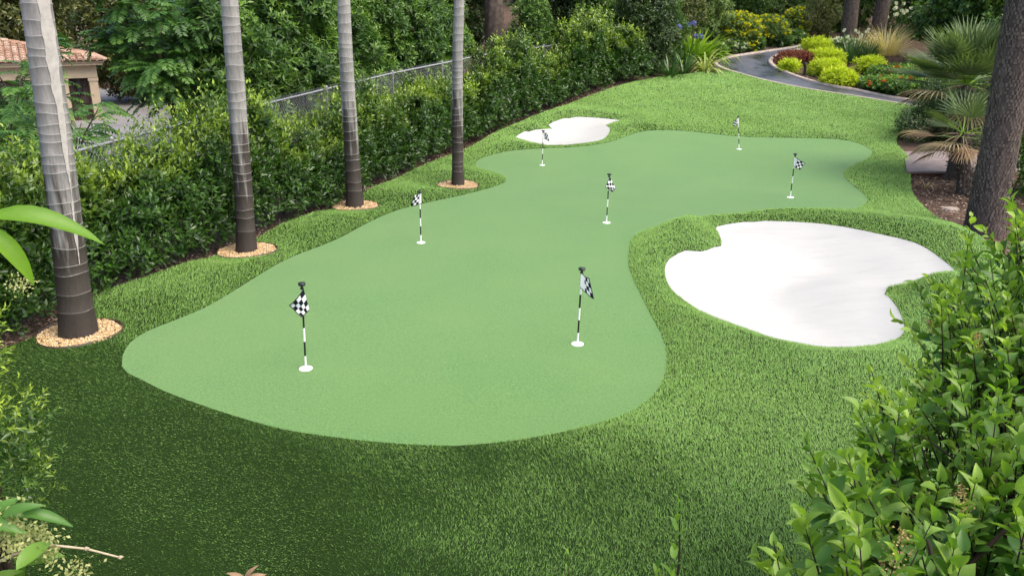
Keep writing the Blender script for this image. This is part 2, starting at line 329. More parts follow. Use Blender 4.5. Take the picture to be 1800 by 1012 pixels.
    b = NB('dark_glass'); MT['glass'] = b.end(b.pr((.02, .022, .025), .08, .5))
    # leaves
    MT['hedge'] = leaf_mat('privet_hedge_leaf', (.012, .042, .007), (.066, .150, .022), (.38, .52, .06), .33, .25, .5, .15, 1.6)
    MT['tree'] = leaf_mat('tree_leaf', (.016, .05, .012), (.072, .165, .032), (.26, .43, .075), .42, .35, .4, .2, 1.2)
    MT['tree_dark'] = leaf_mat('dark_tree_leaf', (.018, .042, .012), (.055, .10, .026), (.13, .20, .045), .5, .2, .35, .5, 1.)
    MT['tree_olive'] = leaf_mat('olive_tree_leaf', (.05, .07, .02), (.12, .145, .045), (.24, .25, .07), .5, .25, .35, .4, .8)
    MT['tree_brown'] = leaf_mat('rusty_leaf', (.10, .06, .035), (.20, .125, .07), (.28, .19, .09), .6, .2, .3, .5, .8)
    MT['tree_pale'] = leaf_mat('pale_tree_leaf', (.07, .13, .035), (.17, .27, .07), (.30, .40, .11), .5, .25, .35, .4, .8)
    MT['pinnate'] = leaf_mat('pinnate_leaflet', (.03, .09, .018), (.085, .20, .036), (.17, .33, .05), .42, .3, .4, .6, 1.)
    MT['sumac'] = leaf_mat('bright_leaflet', (.05, .13, .022), (.11, .25, .035), (.22, .40, .045), .42, .35, .4, .5, 1.)
    MT['privet'] = leaf_mat('privet_leaf', (.055, .15, .028), (.17, .31, .045), (.32, .46, .065), .42, .38, .32, .3, 3.)
    MT['glow'] = leaf_mat('thin_bright_leaf', (.14, .30, .02), (.2, .38, .03), (.26, .44, .05), .4, .5, .4)
    MT['fan'] = leaf_mat('fan_palm_leaf', (.07, .12, .04), (.16, .22, .09), (.26, .31, .14), .5, .2, .35)
    MT['fan_dry'] = leaf_mat('dry_fan_leaf', (.22, .16, .085), (.36, .29, .17), (.46, .38, .24), .7, .2, .2)
    MT['fan_brown'] = leaf_mat('brown_fan_leaf', (.22, .13, .075), (.32, .21, .13), (.38, .28, .18), .7, .2, .2)
    MT['yellow'] = leaf_mat('golden_foliage', (.36, .46, .02), (.56, .66, .04), (.72, .78, .08), .55, .3, .3, .3, 3.)
    MT['redleaf'] = leaf_mat('red_foliage', (.13, .035, .024), (.25, .07, .045), (.34, .16, .08), .55, .25, .3)
    MT['strap'] = leaf_mat('strap_leaf', (.035, .09, .028), (.08, .17, .045), (.14, .24, .07), .42, .2, .45)
    MT['ginger'] = leaf_mat('ginger_leaf', (.16, .30, .03), (.30, .46, .05), (.44, .56, .08), .42, .3, .4)
    MT['varieg'] = leaf_mat('variegated_leaf', (.22, .30, .06), (.42, .46, .15), (.60, .60, .28), .45, .25, .4)
    MT['tan'] = leaf_mat('tan_grass_blade', (.56, .46, .26), (.72, .62, .38), (.8, .72, .5), .7, .3, .2)
    MT['yflower'] = leaf_mat('yellow_flower', (.55, .52, .015), (.68, .64, .03), (.74, .72, .08), .6, .3, .2)
    MT['wflower'] = leaf_mat('white_flower', (.6, .62, .56), (.75, .76, .72), (.8, .8, .78), .6, .3, .2)
    MT['bflower'] = leaf_mat('blue_flower', (.14, .17, .48), (.25, .27, .62), (.34, .36, .7), .6, .3, .2)
    MT['oflower'] = leaf_mat('orange_red_flower', (.52, .07, .02), (.62, .13, .04), (.66, .2, .08), .6, .3, .2)
    MT['blossom'] = leaf_mat('cream_blossom', (.34, .36, .14), (.46, .48, .22), (.56, .56, .30), .7, .3, .2)
    MT['panicle'] = leaf_mat('dried_flower', (.26, .17, .07), (.42, .32, .15), (.55, .50, .28), .8, .2, .1)
mk_mats()
# ------------------------------------------------------------------ terrain
def tbase(x, y):
    x = np.asarray(x, float); y = np.asarray(y, float)
    sp = 1.5 * np.logaddexp(0, np.minimum((y - 20) / 1.5, 400)); sp = np.where(sp < 32, sp, 32 + (sp - 32) * .05)
    return .13 * sp * sst(-9, -3, x) - .7 * (1 - sst(-12, -6.5, x))

def smooth_loop(L, step, closed=True):
    P = np.array(L, float); n = len(P); out = []
    for i in range(n if closed else n - 1):
        p = [P[(i + k) % n] if closed else P[min(max(i + k, 0), n - 1)] for k in (-1, 0, 1, 2)]
        m = max(1, int(np.linalg.norm(p[2] - p[1]) / step))
        for j in range(m):
            t = j / m; out.append(.5 * ((2 * p[1]) + (p[2] - p[0]) * t + (2 * p[0] - 5 * p[1] + 4 * p[2] - p[3]) * t * t + (3 * p[1] - p[0] - 3 * p[2] + p[3]) * t ** 3))
    if not closed: out.append(P[-1])
    return np.array(out)

def inside(L, Q):
    x, y = Q[:, 0], Q[:, 1]; r = np.zeros(len(Q), bool); j = len(L) - 1
    for i in range(len(L)):
        a, b = L[i], L[j]
        if a[1] != b[1]: r ^= ((a[1] > y) != (b[1] > y)) & (x < (b[0] - a[0]) * (y - a[1]) / (b[1] - a[1]) + a[0])
        j = i
    return r

def dist(L, Q, closed=True):
    d = np.full(len(Q), 1e9)
    for i in range(len(L) if closed else len(L) - 1):
        a, b = L[i], L[(i + 1) % len(L)]; e = b - a; q = Q - a
        t = np.clip((q @ e) / max(e @ e, 1e-12), 0, 1); d = np.minimum(d, ((q - t[:, None] * e) ** 2).sum(1))
    return np.sqrt(d)

g_loop = smooth_loop(GREEN, .16); b1_loop = smooth_loop(BUNKER_BIG, .14); b2_loop = smooth_loop(BUNKER_SMALL, .16)
l_loop = smooth_loop(LAWN, .3)
RINGR = .41
ringc = [np.array(p[0][:2]) for p in PALMS[:4]]
rings = [np.array([c + RINGR * np.array((math.cos(a), math.sin(a))) * (1 + .06 * math.sin(3 * a + i)) for a in np.linspace(0, 2 * math.pi, 29)[:-1]]) for i, c in enumerate(ringc)]
g_c, b1_c, b2_c = g_loop[::2], b1_loop[::2], b2_loop[::2]

def terrain(Q):
    """height of the lawn, green and sand at the plan points Q"""
    Q = np.asarray(Q, float); x, y = Q[:, 0], Q[:, 1]; z = tbase(x, y)
    ing = inside(g_loop, Q); i1 = inside(b1_loop, Q); i2 = inside(b2_loop, Q)
    dg = np.where(ing, 0, dist(g_c, Q)); d1 = dist(b1_c, Q); d2 = dist(b2_c, Q)
    side = np.interp(y, [5, 8, 11.5, 13.5, 15.6, 17, 20], [-2.6, -2.3, -.8, -.1, .6, .9, 1.])
    berm = sst(.0, .42, dg) * sst(2.2, .5, dg) * .11 * sst(.25, -.35, x - side) * sst(5.6, 8., y) * sst(19.5, 16, y)
    berm *= sst(-.05, .75, np.minimum.reduce([np.hypot(x - c[0], y - c[1]) - RINGR for c in ringc]))
    fr = sst(0, .07, dg) * .025 + sst(0, .5, dg) * .03
    z = z + np.where(ing, 0, berm + fr)
    # mounds that shape the bunkers
    for cx, cy, r, h in ((2.85, 12.1, .85, .12), (5.15, 8.95, .75, .26), (6.1, 11.6, 1.3, .16), (3.8, 13.1, 1.1, .12), (1.9, 9.6, .8, .10)):
        z = z + np.where(ing, 0, h * np.exp(-((x - cx) ** 2 + (y - cy) ** 2) / r ** 2) * sst(0, .5, dg) * np.where(i1 | i2, 0, sst(0, .6, d1)))
    z = z + np.where(i1 | ing, 0, .09 * sst(0, .3, d1) * sst(1.5, .4, d1) * sst(0, .4, dg))
    z = z + np.where(i2 | ing, 0, .08 * sst(0, .35, d2) * sst(1.6, .4, d2) * sst(0, .4, dg))
    z = z - np.where(i1, .05 * sst(0, .06, d1) + .24 * sst(0, 1.8, d1) + .02 * vnoise(x, y, 0, .35, 5) * sst(0, .5, d1), 0) - np.where(i2, .05 * sst(0, .06, d2) + .18 * sst(0, 1.3, d2), 0)
    z = z + np.where(ing, .012 * vnoise(x, y, 0, 1.6, 9), 0) * sst(0, .5, dist(g_c, Q))
    return z + .03

def build_turf():
    pts = []; edges = []
    def add(L, closed=True):
        s = len(pts); pts.extend([tuple(p) for p in L]); n = len(L); edges.extend([(s + i, s + (i + 1) % n) for i in range(n)])
    for L in [l_loop, g_loop, b1_loop, b2_loop] + rings: add(L)
    for st, y0, y1 in ((.19, .6, 15.5), (.36, 15.7, 30)):
        gx, gy = np.meshgrid(np.arange(-5.6, 13, st), np.arange(y0, y1, st)); Q = np.stack([gx.ravel(), gy.ravel()], 1) + rng.uniform(-.04, .04, (gx.size, 2))
        ok = inside(l_loop, Q)
        for L in [l_loop, g_loop, b1_loop, b2_loop] + rings: ok &= dist(L, Q) > st * .45
        pts.extend([tuple(p) for p in Q[ok]])
    v, e, f, *_ = delaunay_2d_cdt([Vector(p) for p in pts], edges, [], 0, 1e-5)
    Q = np.array([(p[0], p[1]) for p in v]); F = np.array([t for t in f if len(t) == 3])
    a = Q[F]; ar = (a[:, 1, 0] - a[:, 0, 0]) * (a[:, 2, 1] - a[:, 0, 1]) - (a[:, 1, 1] - a[:, 0, 1]) * (a[:, 2, 0] - a[:, 0, 0])
    F[ar < 0] = F[ar < 0][:, ::-1]; cc = Q[F].mean(1)
    lab = np.where(inside(l_loop, cc), 1, 0)
    lab[inside(g_loop, cc)] = 2; lab[inside(b1_loop, cc)] = 3; lab[inside(b2_loop, cc)] = 4
    for i, L in enumerate(rings): lab[inside(L, cc)] = 5 + i
    V = np.column_stack([Q, terrain(Q)]); out = {}
    for k in range(1, 9):
        f = F[lab == k]; u, inv = np.unique(f, return_inverse=True); out[k] = (V[u], inv.reshape(-1, 3))
    return out
turf = build_turf()
lawn = tag(obj('lawn', *turf[1], MT['backing'], smooth=True), 'mid green artificial lawn turf surrounding the putting green', kind='structure')
green = tag(obj('putting_green', *turf[2], MT['green'], smooth=True), 'pale green winding putting green of short turf', kind='structure')
tag(obj('sand_bunker', *turf[3], MT['sand'], smooth=True), 'large white sand bunker right of the putting green', kind='structure')
tag(obj('sand_bunker', *turf[4], MT['sand'], smooth=True), 'small far white sand bunker beside the hedge', kind='structure')

def build_ground():
    ax = np.concatenate([-np.geomspace(300, 12, 16), np.arange(-11.5, 20, .35), np.geomspace(20.5, 300, 14)])
    ay = np.concatenate([-np.geomspace(120, 3, 8), np.arange(-2.5, 40, .35), np.geomspace(41, 420, 16)])
    gx, gy = np.meshgrid(ax, ay); Q = np.stack([gx.ravel(), gy.ravel()], 1)
    z = tbase(Q[:, 0], Q[:, 1]); ins = inside(l_loop, Q); d = dist(l_loop, Q)
    z = z - np.where(ins, .8 * sst(.3, 1.0, d), 0) + np.where(~ins, .03 * vnoise(Q[:, 0], Q[:, 1], 0, .4, 2) * sst(.3, 1, d), 0)
    # flat, slightly sunk bed below path and driveway
    pm = inside(np.concatenate([smooth_loop(PATH_OUT, .5, False), smooth_loop(PATH_IN, .5, False)[::-1]]), Q)
    z = np.where(pm, tbase(Q[:, 0], Q[:, 1]) - .05, z)
    nx, ny = len(ax), len(ay); i = np.arange(nx * ny).reshape(ny, nx)
    F = np.stack([i[:-1, :-1], i[:-1, 1:], i[1:, 1:], i[1:, :-1]], -1).reshape(-1, 4)
    return np.column_stack([Q, z]), F
tag(obj('ground', *build_ground(), MT['mulch'], smooth=True), kind='structure')

# ---- grass blades of the lawn: real blades, denser close to the viewer
def build_grass():
    V, F = turf[1]; tri = V[F]; cen = tri.mean(1)
    ar = np.linalg.norm(np.cross(tri[:, 1] - tri[:, 0], tri[:, 2] - tri[:, 0]), axis=1) / 2
    dd = np.hypot(cen[:, 0], cen[:, 1])
    den = np.interp(dd, [0, 3.4, 3.5, 7, 12, 18, 30], [900, 900, 14500, 10500, 5600, 2800, 1700])
    dep = cen[:, 1] * .946 + 1.07; den = den * np.where(np.abs(cen[:, 0]) > .66 * dep + .8, .3, 1.)     # thinner well out of sight
    n = rng.poisson(ar * den); k = np.repeat(np.arange(len(F)), n); m = len(k)
    r1 = np.sqrt(rng.random(m)); r2 = rng.random(m)
    P = tri[k, 0] * (1 - r1)[:, None] + tri[k, 1] * (r1 * (1 - r2))[:, None] + tri[k, 2] * (r1 * r2)[:, None]
    x, y = P[:, 0], P[:, 1]
    az = rng.uniform(0, 2 * math.pi, m); el = rng.uniform(.85, 1.5, m)
    # nap of the turf strips: combed towards the viewer at the near left, away from him elsewhere, with brushed drifts
    wob = .55 * vnoise(x, y, 0, .8, 21) + .30 * vnoise(x, y, 0, .25, 22)
    away = -1.05 + 1.95 * sst(-2.3, 1.5, x * .55 + (y - 5.2) * .45 + 1.0 * wob)
    lf = np.interp(y, [5, 8, 11.5, 13.5, 15.6, 17, 20], [-2.6, -2.3, -.8, -.1, .6, .9, 1.]); k = sst(.6, -.4, x - lf) * sst(7, 9, y) * sst(21, 17, y); away = away * (1 - k) + k * (.3 + .6 * wob)
    el = np.where(away < 0, el + (1.5 - el) * .5 * -away, el); D = np.stack([np.cos(az) * np.cos(el), np.sin(az) * np.cos(el), np.sin(el)], 1)
    ls = .9 + .25 * vnoise(x, y, 0, .5, 23) + .15 * vnoise(x, y, 0, .12, 24); D[:, 0] += .25 * np.sin(3 * wob); D[:, 1] += np.where(away > 0, ls, ls + .4) * away; D = nrm(D)
    Sd = nrm(np.cross(D, np.array([0, 0, 1.])) + rng.normal(0, .3, D.shape))
    L = rng.uniform(.015, .029, m)[:, None] * np.interp(np.hypot(x, y), [3, 7, 12, 18, 30], [1, 1.1, 1.35, 1.6, 2.])[:, None]; W = (.0017 * np.interp(np.hypot(x, y), [3, 7, 12, 18, 30], [1, 1.15, 1.75, 3., 5.]) * rng.uniform(.7, 1.3, m))[:, None]
    lay = np.stack([P - Sd * W, P + Sd * W, P + D * L], 1)
    return lay.reshape(-1, 3), np.arange(3 * m).reshape(-1, 3)
tag(obj('lawn_grass', *build_grass(), MT['blade']), 'short green blades of the artificial lawn turf', 'grass', kind='stuff')

# ---- garden path with kerbs
def resample(P, n):
    s = np.concatenate([[0], np.cumsum(np.linalg.norm(np.diff(P, axis=0), axis=1))]); t = np.linspace(0, s[-1], n)
    return np.column_stack([np.interp(t, s, P[:, i]) for i in range(P.shape[1])])
def build_path():
    O = resample(smooth_loop([(17.5, 24.6)] + PATH_OUT, .25, False), 120); I = resample(smooth_loop([(17.5, 26.0)] + PATH_IN, .25, False), 120)
    rows = [O * (1 - t) + I * t for t in np.linspace(0, 1, 7)]
    V = np.concatenate([np.column_stack([q, tbase(q[:, 0], q[:, 1]) + .03]) for q in rows]); n = 120
    F = np.array([(a * n + i, a * n + i + 1, (a + 1) * n + i + 1, (a + 1) * n + i) for a in range(6) for i in range(n - 1)])[:, ::-1]
    p = tag(obj('path', V, F, MT['asphalt'], smooth=True), 'damp dark asphalt garden path curving away', kind='structure')
    for L, sgn in ((O, 1), (I, -1)):
        t = nrm(np.gradient(L, axis=0)); nn = np.column_stack([-t[:, 1], t[:, 0]]) * sgn
        mid = (O + I) / 2; flip = np.sign(((L - mid) * nn).sum(1))[:, None]; nn = nn * flip
        A, B = L, L + nn * .15; z = tbase(L[:, 0], L[:, 1])
        V = np.concatenate([np.column_stack([A, z - .05]), np.column_stack([A, z + .09]), np.column_stack([B, z + .09]), np.column_stack([B, z - .1])])
        F = np.array([(a * n + i, a * n + i + 1, (a + 1) * n + i + 1, (a + 1) * n + i) for a in range(3) for i in range(n - 1)])
        obj('kerb', V, F, MT['kerb'], p)
build_path()

# ---- driveway beyond the fence
def build_drive():
    gx, gy = np.meshgrid(np.linspace(-24, -7.5, 30), np.linspace(9, 46, 40)); z = tbase(gx, gy) + .04
    nx, ny = 30, 40; i = np.arange(nx * ny).reshape(ny, nx); F = np.stack([i[:-1, :-1], i[:-1, 1:], i[1:, 1:], i[1:, :-1]], -1).reshape(-1, 4)
    tag(obj('driveway', np.column_stack([gx.ravel(), gy.ravel(), z.ravel()]), F, MT['drive']), kind='structure')
build_drive()

# ---- concrete pad with red edge board at the right
def build_pad():
    z = .15; c = [(8.32, 16.8), (13.5, 16.9), (13.5, 19.6), (9.45, 19.4)]
    V = [(x, y, z) for x, y in c] + [(x, y, z - .04) for x, y in c]
    F = [(0, 1, 2, 3), (0, 4, 5, 1), (1, 5, 6, 2), (2, 6, 7, 3), (3, 7, 4, 0)]
    p = tag(obj('paving_slab', V, F, MT['pad']), 'grey concrete slab with a dark red edge behind the mulch bed', kind='structure')
    V, F = box(8.34, 13.4, 16.83, 16.88, -.06, z - .041); obj('edge_board', V, F, MT['pad_edge'], p)
build_pad()

# ------------------------------------------------------------------ things
# ---- golf flags
def build_flag(i, base, top, cor, label):
    bz = terrain(np.array([base[:2]]))[0]; t = thing('golf_flag', label, 'golf flag', (base[0], base[1], bz), 'golf flags on the putting green')
    b = np.array([base[0], base[1], bz]); ax = np.array([top[0], 0, top[1]]); U = lambda s, dy=0.: b + ax * s + np.array([0, dy, 0])
    V = []; F = []; mi = []; cuts = [0, .155, .325, .485, .66, .93]; n = 10; r = .0095
    for k in range(5):
        v, f = tube([U(cuts[k]), U(cuts[k + 1])], r, n, False); o = len(V); V += list(v); F += [tuple(j + o for j in q) for q in f]; mi += [k % 2 if k < 4 else 0] * len(f)
    obj('pole', V, F, [MT['white'], MT['black']], t, True, midx=mi)
    v, f = join([tube([U(.93), U(.945), U(.965), U(.972), U(.975), U(1.0), U(1.004)], [.017, .017, .010, .010, .034, .036, .02], 12)])
    obj('finial', v, f, MT['black'], t, True)
    v, f = tube([b + (0, 0, -.004), b + (0, 0, .006), b + (0, 0, .009)], [.066, .064, .05], 24); cup = obj('cup_lid', v, f, MT['white'], t)
    # cloth: bilinear sheet between its corners with a droop fold
    A, B, Cc, D = [b + np.array([q[0], 0, q[1]]) for q in cor]; n = 14
    A = A + (0, -.012, 0); B = B + (0, -.012, 0)
    dep = .05 if i in (0, 3) else .07
    V = []; uv = []
    for a in range(n + 1):
        for c in range(n + 1):
            u, v = a / n, c / n; p = (A * (1 - u) + D * u) * (1 - v) + (B * (1 - u) + Cc * u) * v
            p = p + np.array([0, -dep * math.sin(u * 1.9) - .018 * math.sin(5 * u + 3 * v + i) * u, -.012 * math.sin(3.14 * u) * (1 - v)])
            V.append(p); uv.append((u, v))
    F = [(a * (n + 1) + c, a * (n + 1) + c + 1, (a + 1) * (n + 1) + c + 1, (a + 1) * (n + 1) + c) for a in range(n) for c in range(n)]
    sl = {0: 0, 3: 0, 1: 5}.get(i, 3); mi = [1 if a < sl else 0 for a in range(n) for c in range(n)]
    fl = obj('flag', V, F, [MT['checker'], MT['cloth_white']], t, True, midx=mi, uv=uv)
    w = []
    idx = [(a, 0) for a in range(n + 1)], [(a, n) for a in range(n + 1)], [(n, c) for c in range(n + 1)]
    parts = [tube([np.array(V[a * (n + 1) + c]) + (0, -.002, 0) for a, c in L], .0045, 5) for L in idx]
    v, f = join(parts); obj('hem', v, f, MT['black'], fl)
    return t
fl_lab = ['nearest checkered golf flag, at the left front of the putting green', 'checkered golf flag nearest the big sand bunker, its cloth folded to the right',
          'checkered golf flag at the left edge of the green, before the third palm', 'checkered golf flag standing alone in the middle of the green',
          'checkered golf flag in front of the small far bunker', 'farthest checkered golf flag, at the back edge of the green', 'checkered golf flag furthest right on the green']
for i, (b, t, c) in enumerate(FLAGS): build_flag(i, b, t, c, fl_lab[i])

# ---- ringed palms
def build_palm(i, base, top, w0, w1, label):
    z0 = terrain(np.array([base[:2]]))[0] - .01; t = thing('palm_tree', label, 'palm tree', (base[0], base[1], z0), 'smooth ringed palms along the hedge')
    b = np.array([base[0], base[1], z0]); T = np.array(top); dirv = (T - b) / (T[2] - b[2]); H = 7.2 + .4 * i
    r = np.random.default_rng(40 + i); V = []; F = []; mi = []; n = 28; z = -.03; rows = []
    rr = lambda z: (w0 / 2) * (.83 + .17 * math.exp(-max(z, 0) / .16)) * np.interp(z, [0, 3.4, 8], [1, w1 / w0 / .83, w1 / w0 / .83 * .92])
    ctr = lambda z: b + dirv * z + np.array([.03 * math.sin(z * .8 + i) - .03 * math.sin(i), 0, 0])
    zs = [(-.03, 0, 0)]; q = .22 + .1 * r.random()
    while q < H:
        zs += [(q - .012, 0, 0), (q - .005, .0022, 1), (q + .004, .0026, 1), (q + .012, 0, 0)]; q += r.uniform(.075, .20) * (1.15 if q < 1 else .95)
    zs.append((H, 0, 0)); tilt = r.uniform(-1, 1, len(zs) // 4 + 3)
    for k, (z, dr, s) in enumerate(zs):
        kk = (k - 1) // 4 if k else 0
        for a in range(n):
            an = 2 * math.pi * a / n; zz = z + (.012 * math.sin(an + tilt[kk] * 3) * min(1, max(0, z)) + .004 * math.sin(3 * an + kk * 1.7)) * (1 if 0 < k < len(zs) - 1 else 0)
            R_ = rr(z) + dr + .0025 * math.sin(5 * an + z * 2); V.append(ctr(zz) + R_ * np.array([math.cos(an), math.sin(an), 0]))
        if k:
            for a in range(n): F.append(((k - 1) * n + a, (k - 1) * n + (a + 1) % n, k * n + (a + 1) % n, k * n + a)); mi.append(1 if (s and zs[k - 1][2]) else 0)
    obj('trunk', V, F, [MT['palm'], MT['scar']], t, True, midx=mi)
    if i == 0:   # pale streak down the trunk's right side, widening upwards
        V = []; F = []; hs = np.linspace(.80, 3.9, 90)
        for k, z in enumerate(hs):
            c0 = -.62 + .02 * math.sin(z * 9) + .03 * z; wv = .09 + .03 * math.sin(z * 7) + .38 * float(sst(1.5, 3.2, z)) - .05 * r.random(); wv *= 1 + .12 * math.sin(z * 23)
            if z < 1.0: wv *= .5
            for e in (-1, 0, 1):
                an = c0 + e * wv; V.append(ctr(z) + (rr(z) + .0085) * np.array([math.cos(an), math.sin(an), 0]))
            if k: F += [(3 * k - 3, 3 * k - 2, 3 * k + 1, 3 * k), (3 * k - 2, 3 * k - 1, 3 * k + 2, 3 * k + 1)]
        obj('pale_streak', V, F, MT['trunk_streak'], t, True)
    # crownshaft and arching fronds, far above the picture
    tp = ctr(H); v, f = tube([tp + (0, 0, z) for z in (-.02, .12, .5, .9, 1.1)], [w1 * .5, w1 * .62, w1 * .5, .08, .05], 12); obj('crownshaft', v, f, MT['ginger'], t, True)
    VV = []; FF = []; nv = 0
    for k in range(8):
        az = 2 * math.pi * k / 8 + .3 * r.random(); el = r.uniform(.5, 1.1); p = tp + np.array([0, 0, 1.0]); pts = [p]
        for s in range(12):
            p = p + .2 * np.array([math.cos(az) * math.cos(el), math.sin(az) * math.cos(el), math.sin(el)]); el -= .16; pts.append(p)
        pts = np.array(pts); tt = np.linspace(0, 12, 44); rp = np.column_stack([np.interp(tt, range(13), pts[:, j]) for j in range(3)]); td = nrm(np.gradient(rp, axis=0)); sx = np.array([-math.sin(az), math.cos(az), 0])
        for e in (-1, 1):
            v, f = leaves(rp[4:], td[4:] * .5 + e * sx + np.array([0, 0, -.35]), np.tile([0, 0, 1.], (40, 1)), .5, .035, T2); VV.append(v); FF.append(f + nv); nv += len(v)
    obj('crown', np.concatenate(VV), np.concatenate(FF), MT['pinnate'], t)
    return t
pl = ['nearest and thickest ringed palm, with a white streak down its trunk', 'second nearest ringed grey palm, in front of the bright hedge', 'third ringed grey palm from the front, left of the middle flag', 'slimmest and farthest of the four ringed grey palms']
for i in range(4): build_palm(i, *PALMS[i], pl[i])

# ---- pebble beds and edging round the palms
ICO = (np.array([(0, 0, 1), (.9, 0, .3), (.28, .85, .3), (-.72, .53, .3), (-.72, -.53, .3), (.28, -.85, .3), (.3, .2, -.8)]), np.array([(0, 1, 2), (0, 2, 3), (0, 3, 4), (0, 4, 5), (0, 5, 1), (1, 6, 2), (2, 6, 3), (3, 6, 4), (4, 6, 5), (5, 6, 1)]))
for i, c in enumerate(ringc):
    nm = ['nearest palm', 'second palm', 'third palm', 'farthest ringed palm'][i]
    V, F = turf[5 + i]; sh = obj('gravel_bed', V - (0, 0, .02), F, MT['pebble']); tag(sh, 'bed of tan pebbles round the foot of the ' + nm, 'gravel', kind='stuff')
    m = 1900 if i < 2 else 1300; a = rng.uniform(0, 6.283, m); q = np.sqrt(rng.uniform((PALMS[i][2] / 2 / RINGR) ** 2 * .8, .93, m)) * RINGR
    P2 = c + np.stack([np.cos(a) * q, np.sin(a) * q], 1); z = terrain(P2) - .008 + rng.uniform(0, .016, m)
    s = rng.uniform(.009, .019, m); d = nrm(rng.normal(size=(m, 3)) * (1, 1, .3))
    v, f = leaves(np.column_stack([P2, z]), d, np.tile([0, 0, 1.], (m, 1)) + rng.normal(0, .3, (m, 3)), s, s * rng.uniform(.7, 1.1, m), ICO)
    tag(obj('pebbles', v, f, MT['pebble'], sh), kind='stuff')
    L = rings[i]; n = len(L); zz = terrain(L); Lo = c + (L - c) * 1.012
    V = np.concatenate([np.column_stack([L, zz - .04]), np.column_stack([L, zz + .022]), np.column_stack([Lo, zz + .022]), np.column_stack([Lo, zz - .04])])
    F = np.array([(k * n + j, k * n + (j + 1) % n, (k + 1) * n + (j + 1) % n, (k + 1) * n + j) for k in range(3) for j in range(n)])
    tag(obj('lawn_edging', V, F, MT['edging']), 'thin dark metal edging ring round the pebbles of the ' + nm, 'edging', 'edging rings round the palms')

# ---- chain link fence
FEN = [(-5.85, 6.2, 1.62), (-5.7, 8.9, 1.64), (-5.4, 10.9, 1.66), (-5.1, 13.2, 1.66), (-4.85, 15.5, 1.64), (-4.1, 18.2, 1.72), (-3.0, 20.8, 1.88), (-1.9, 22.5, 2.02), (-.85, 24.0, 2.17), (1., 26.5, 2.3), (3., 29., 2.42), (4.6, 31., 2.5)]
def build_fence():
    t = thing('chain_link_fence', 'galvanised chain link fence running behind the long hedge', 'fence', (FEN[0][0], FEN[0][1], 0)); wires = []
    v, f = tube(FEN, .021, 8); obj('top_rail', v, f, MT['galv'], t, True)
    for p in FEN:
        zb = p[2] - 1.75; v, f = tube([(p[0], p[1], zb - .1), (p[0], p[1], p[2] + .03), (p[0], p[1], p[2] + .06), (p[0], p[1], p[2] + .075)], [.03, .03, .036, .01], 8); obj('post', v, f, MT['galv'], t, True)
    pit = .075
    for a, b in zip(FEN[:-1], FEN[1:]):
        a = np.array(a); b = np.array(b); w = np.linalg.norm((b - a)[:2]); h = 1.68
        P = lambda u, s: a + (b - a) * (u / w) + np.array([0, 0, s - h + .03]) + np.array([0, 0, 0])
        for dr in (1, -1):
            for k in np.arange(-h, w, pit):
                u0, u1 = (k, k + h)
                s0, s1 = (0, h) if dr > 0 else (h, 0)
                if u0 < 0: s0 += (s1 - s0) * (-u0 / h); u0 = 0
                if u1 > w: q = (w - k) / h; s1 = (0 + h * q) if dr > 0 else (h - h * q); u1 = w
                if u1 - u0 < .02: continue
                wires.append(tube([P(u0, s0), P(u1, s1)], .0026, 3, False))
        for k in np.arange(0, w, pit * .5): wires.append(tube([P(k, h - .005), P(k, h + .045)], .0026, 3, False))
    v, f = join(wires); tag(obj('wire_mesh', v, np.array(f), MT['galv'], t), kind='stuff')
build_fence()

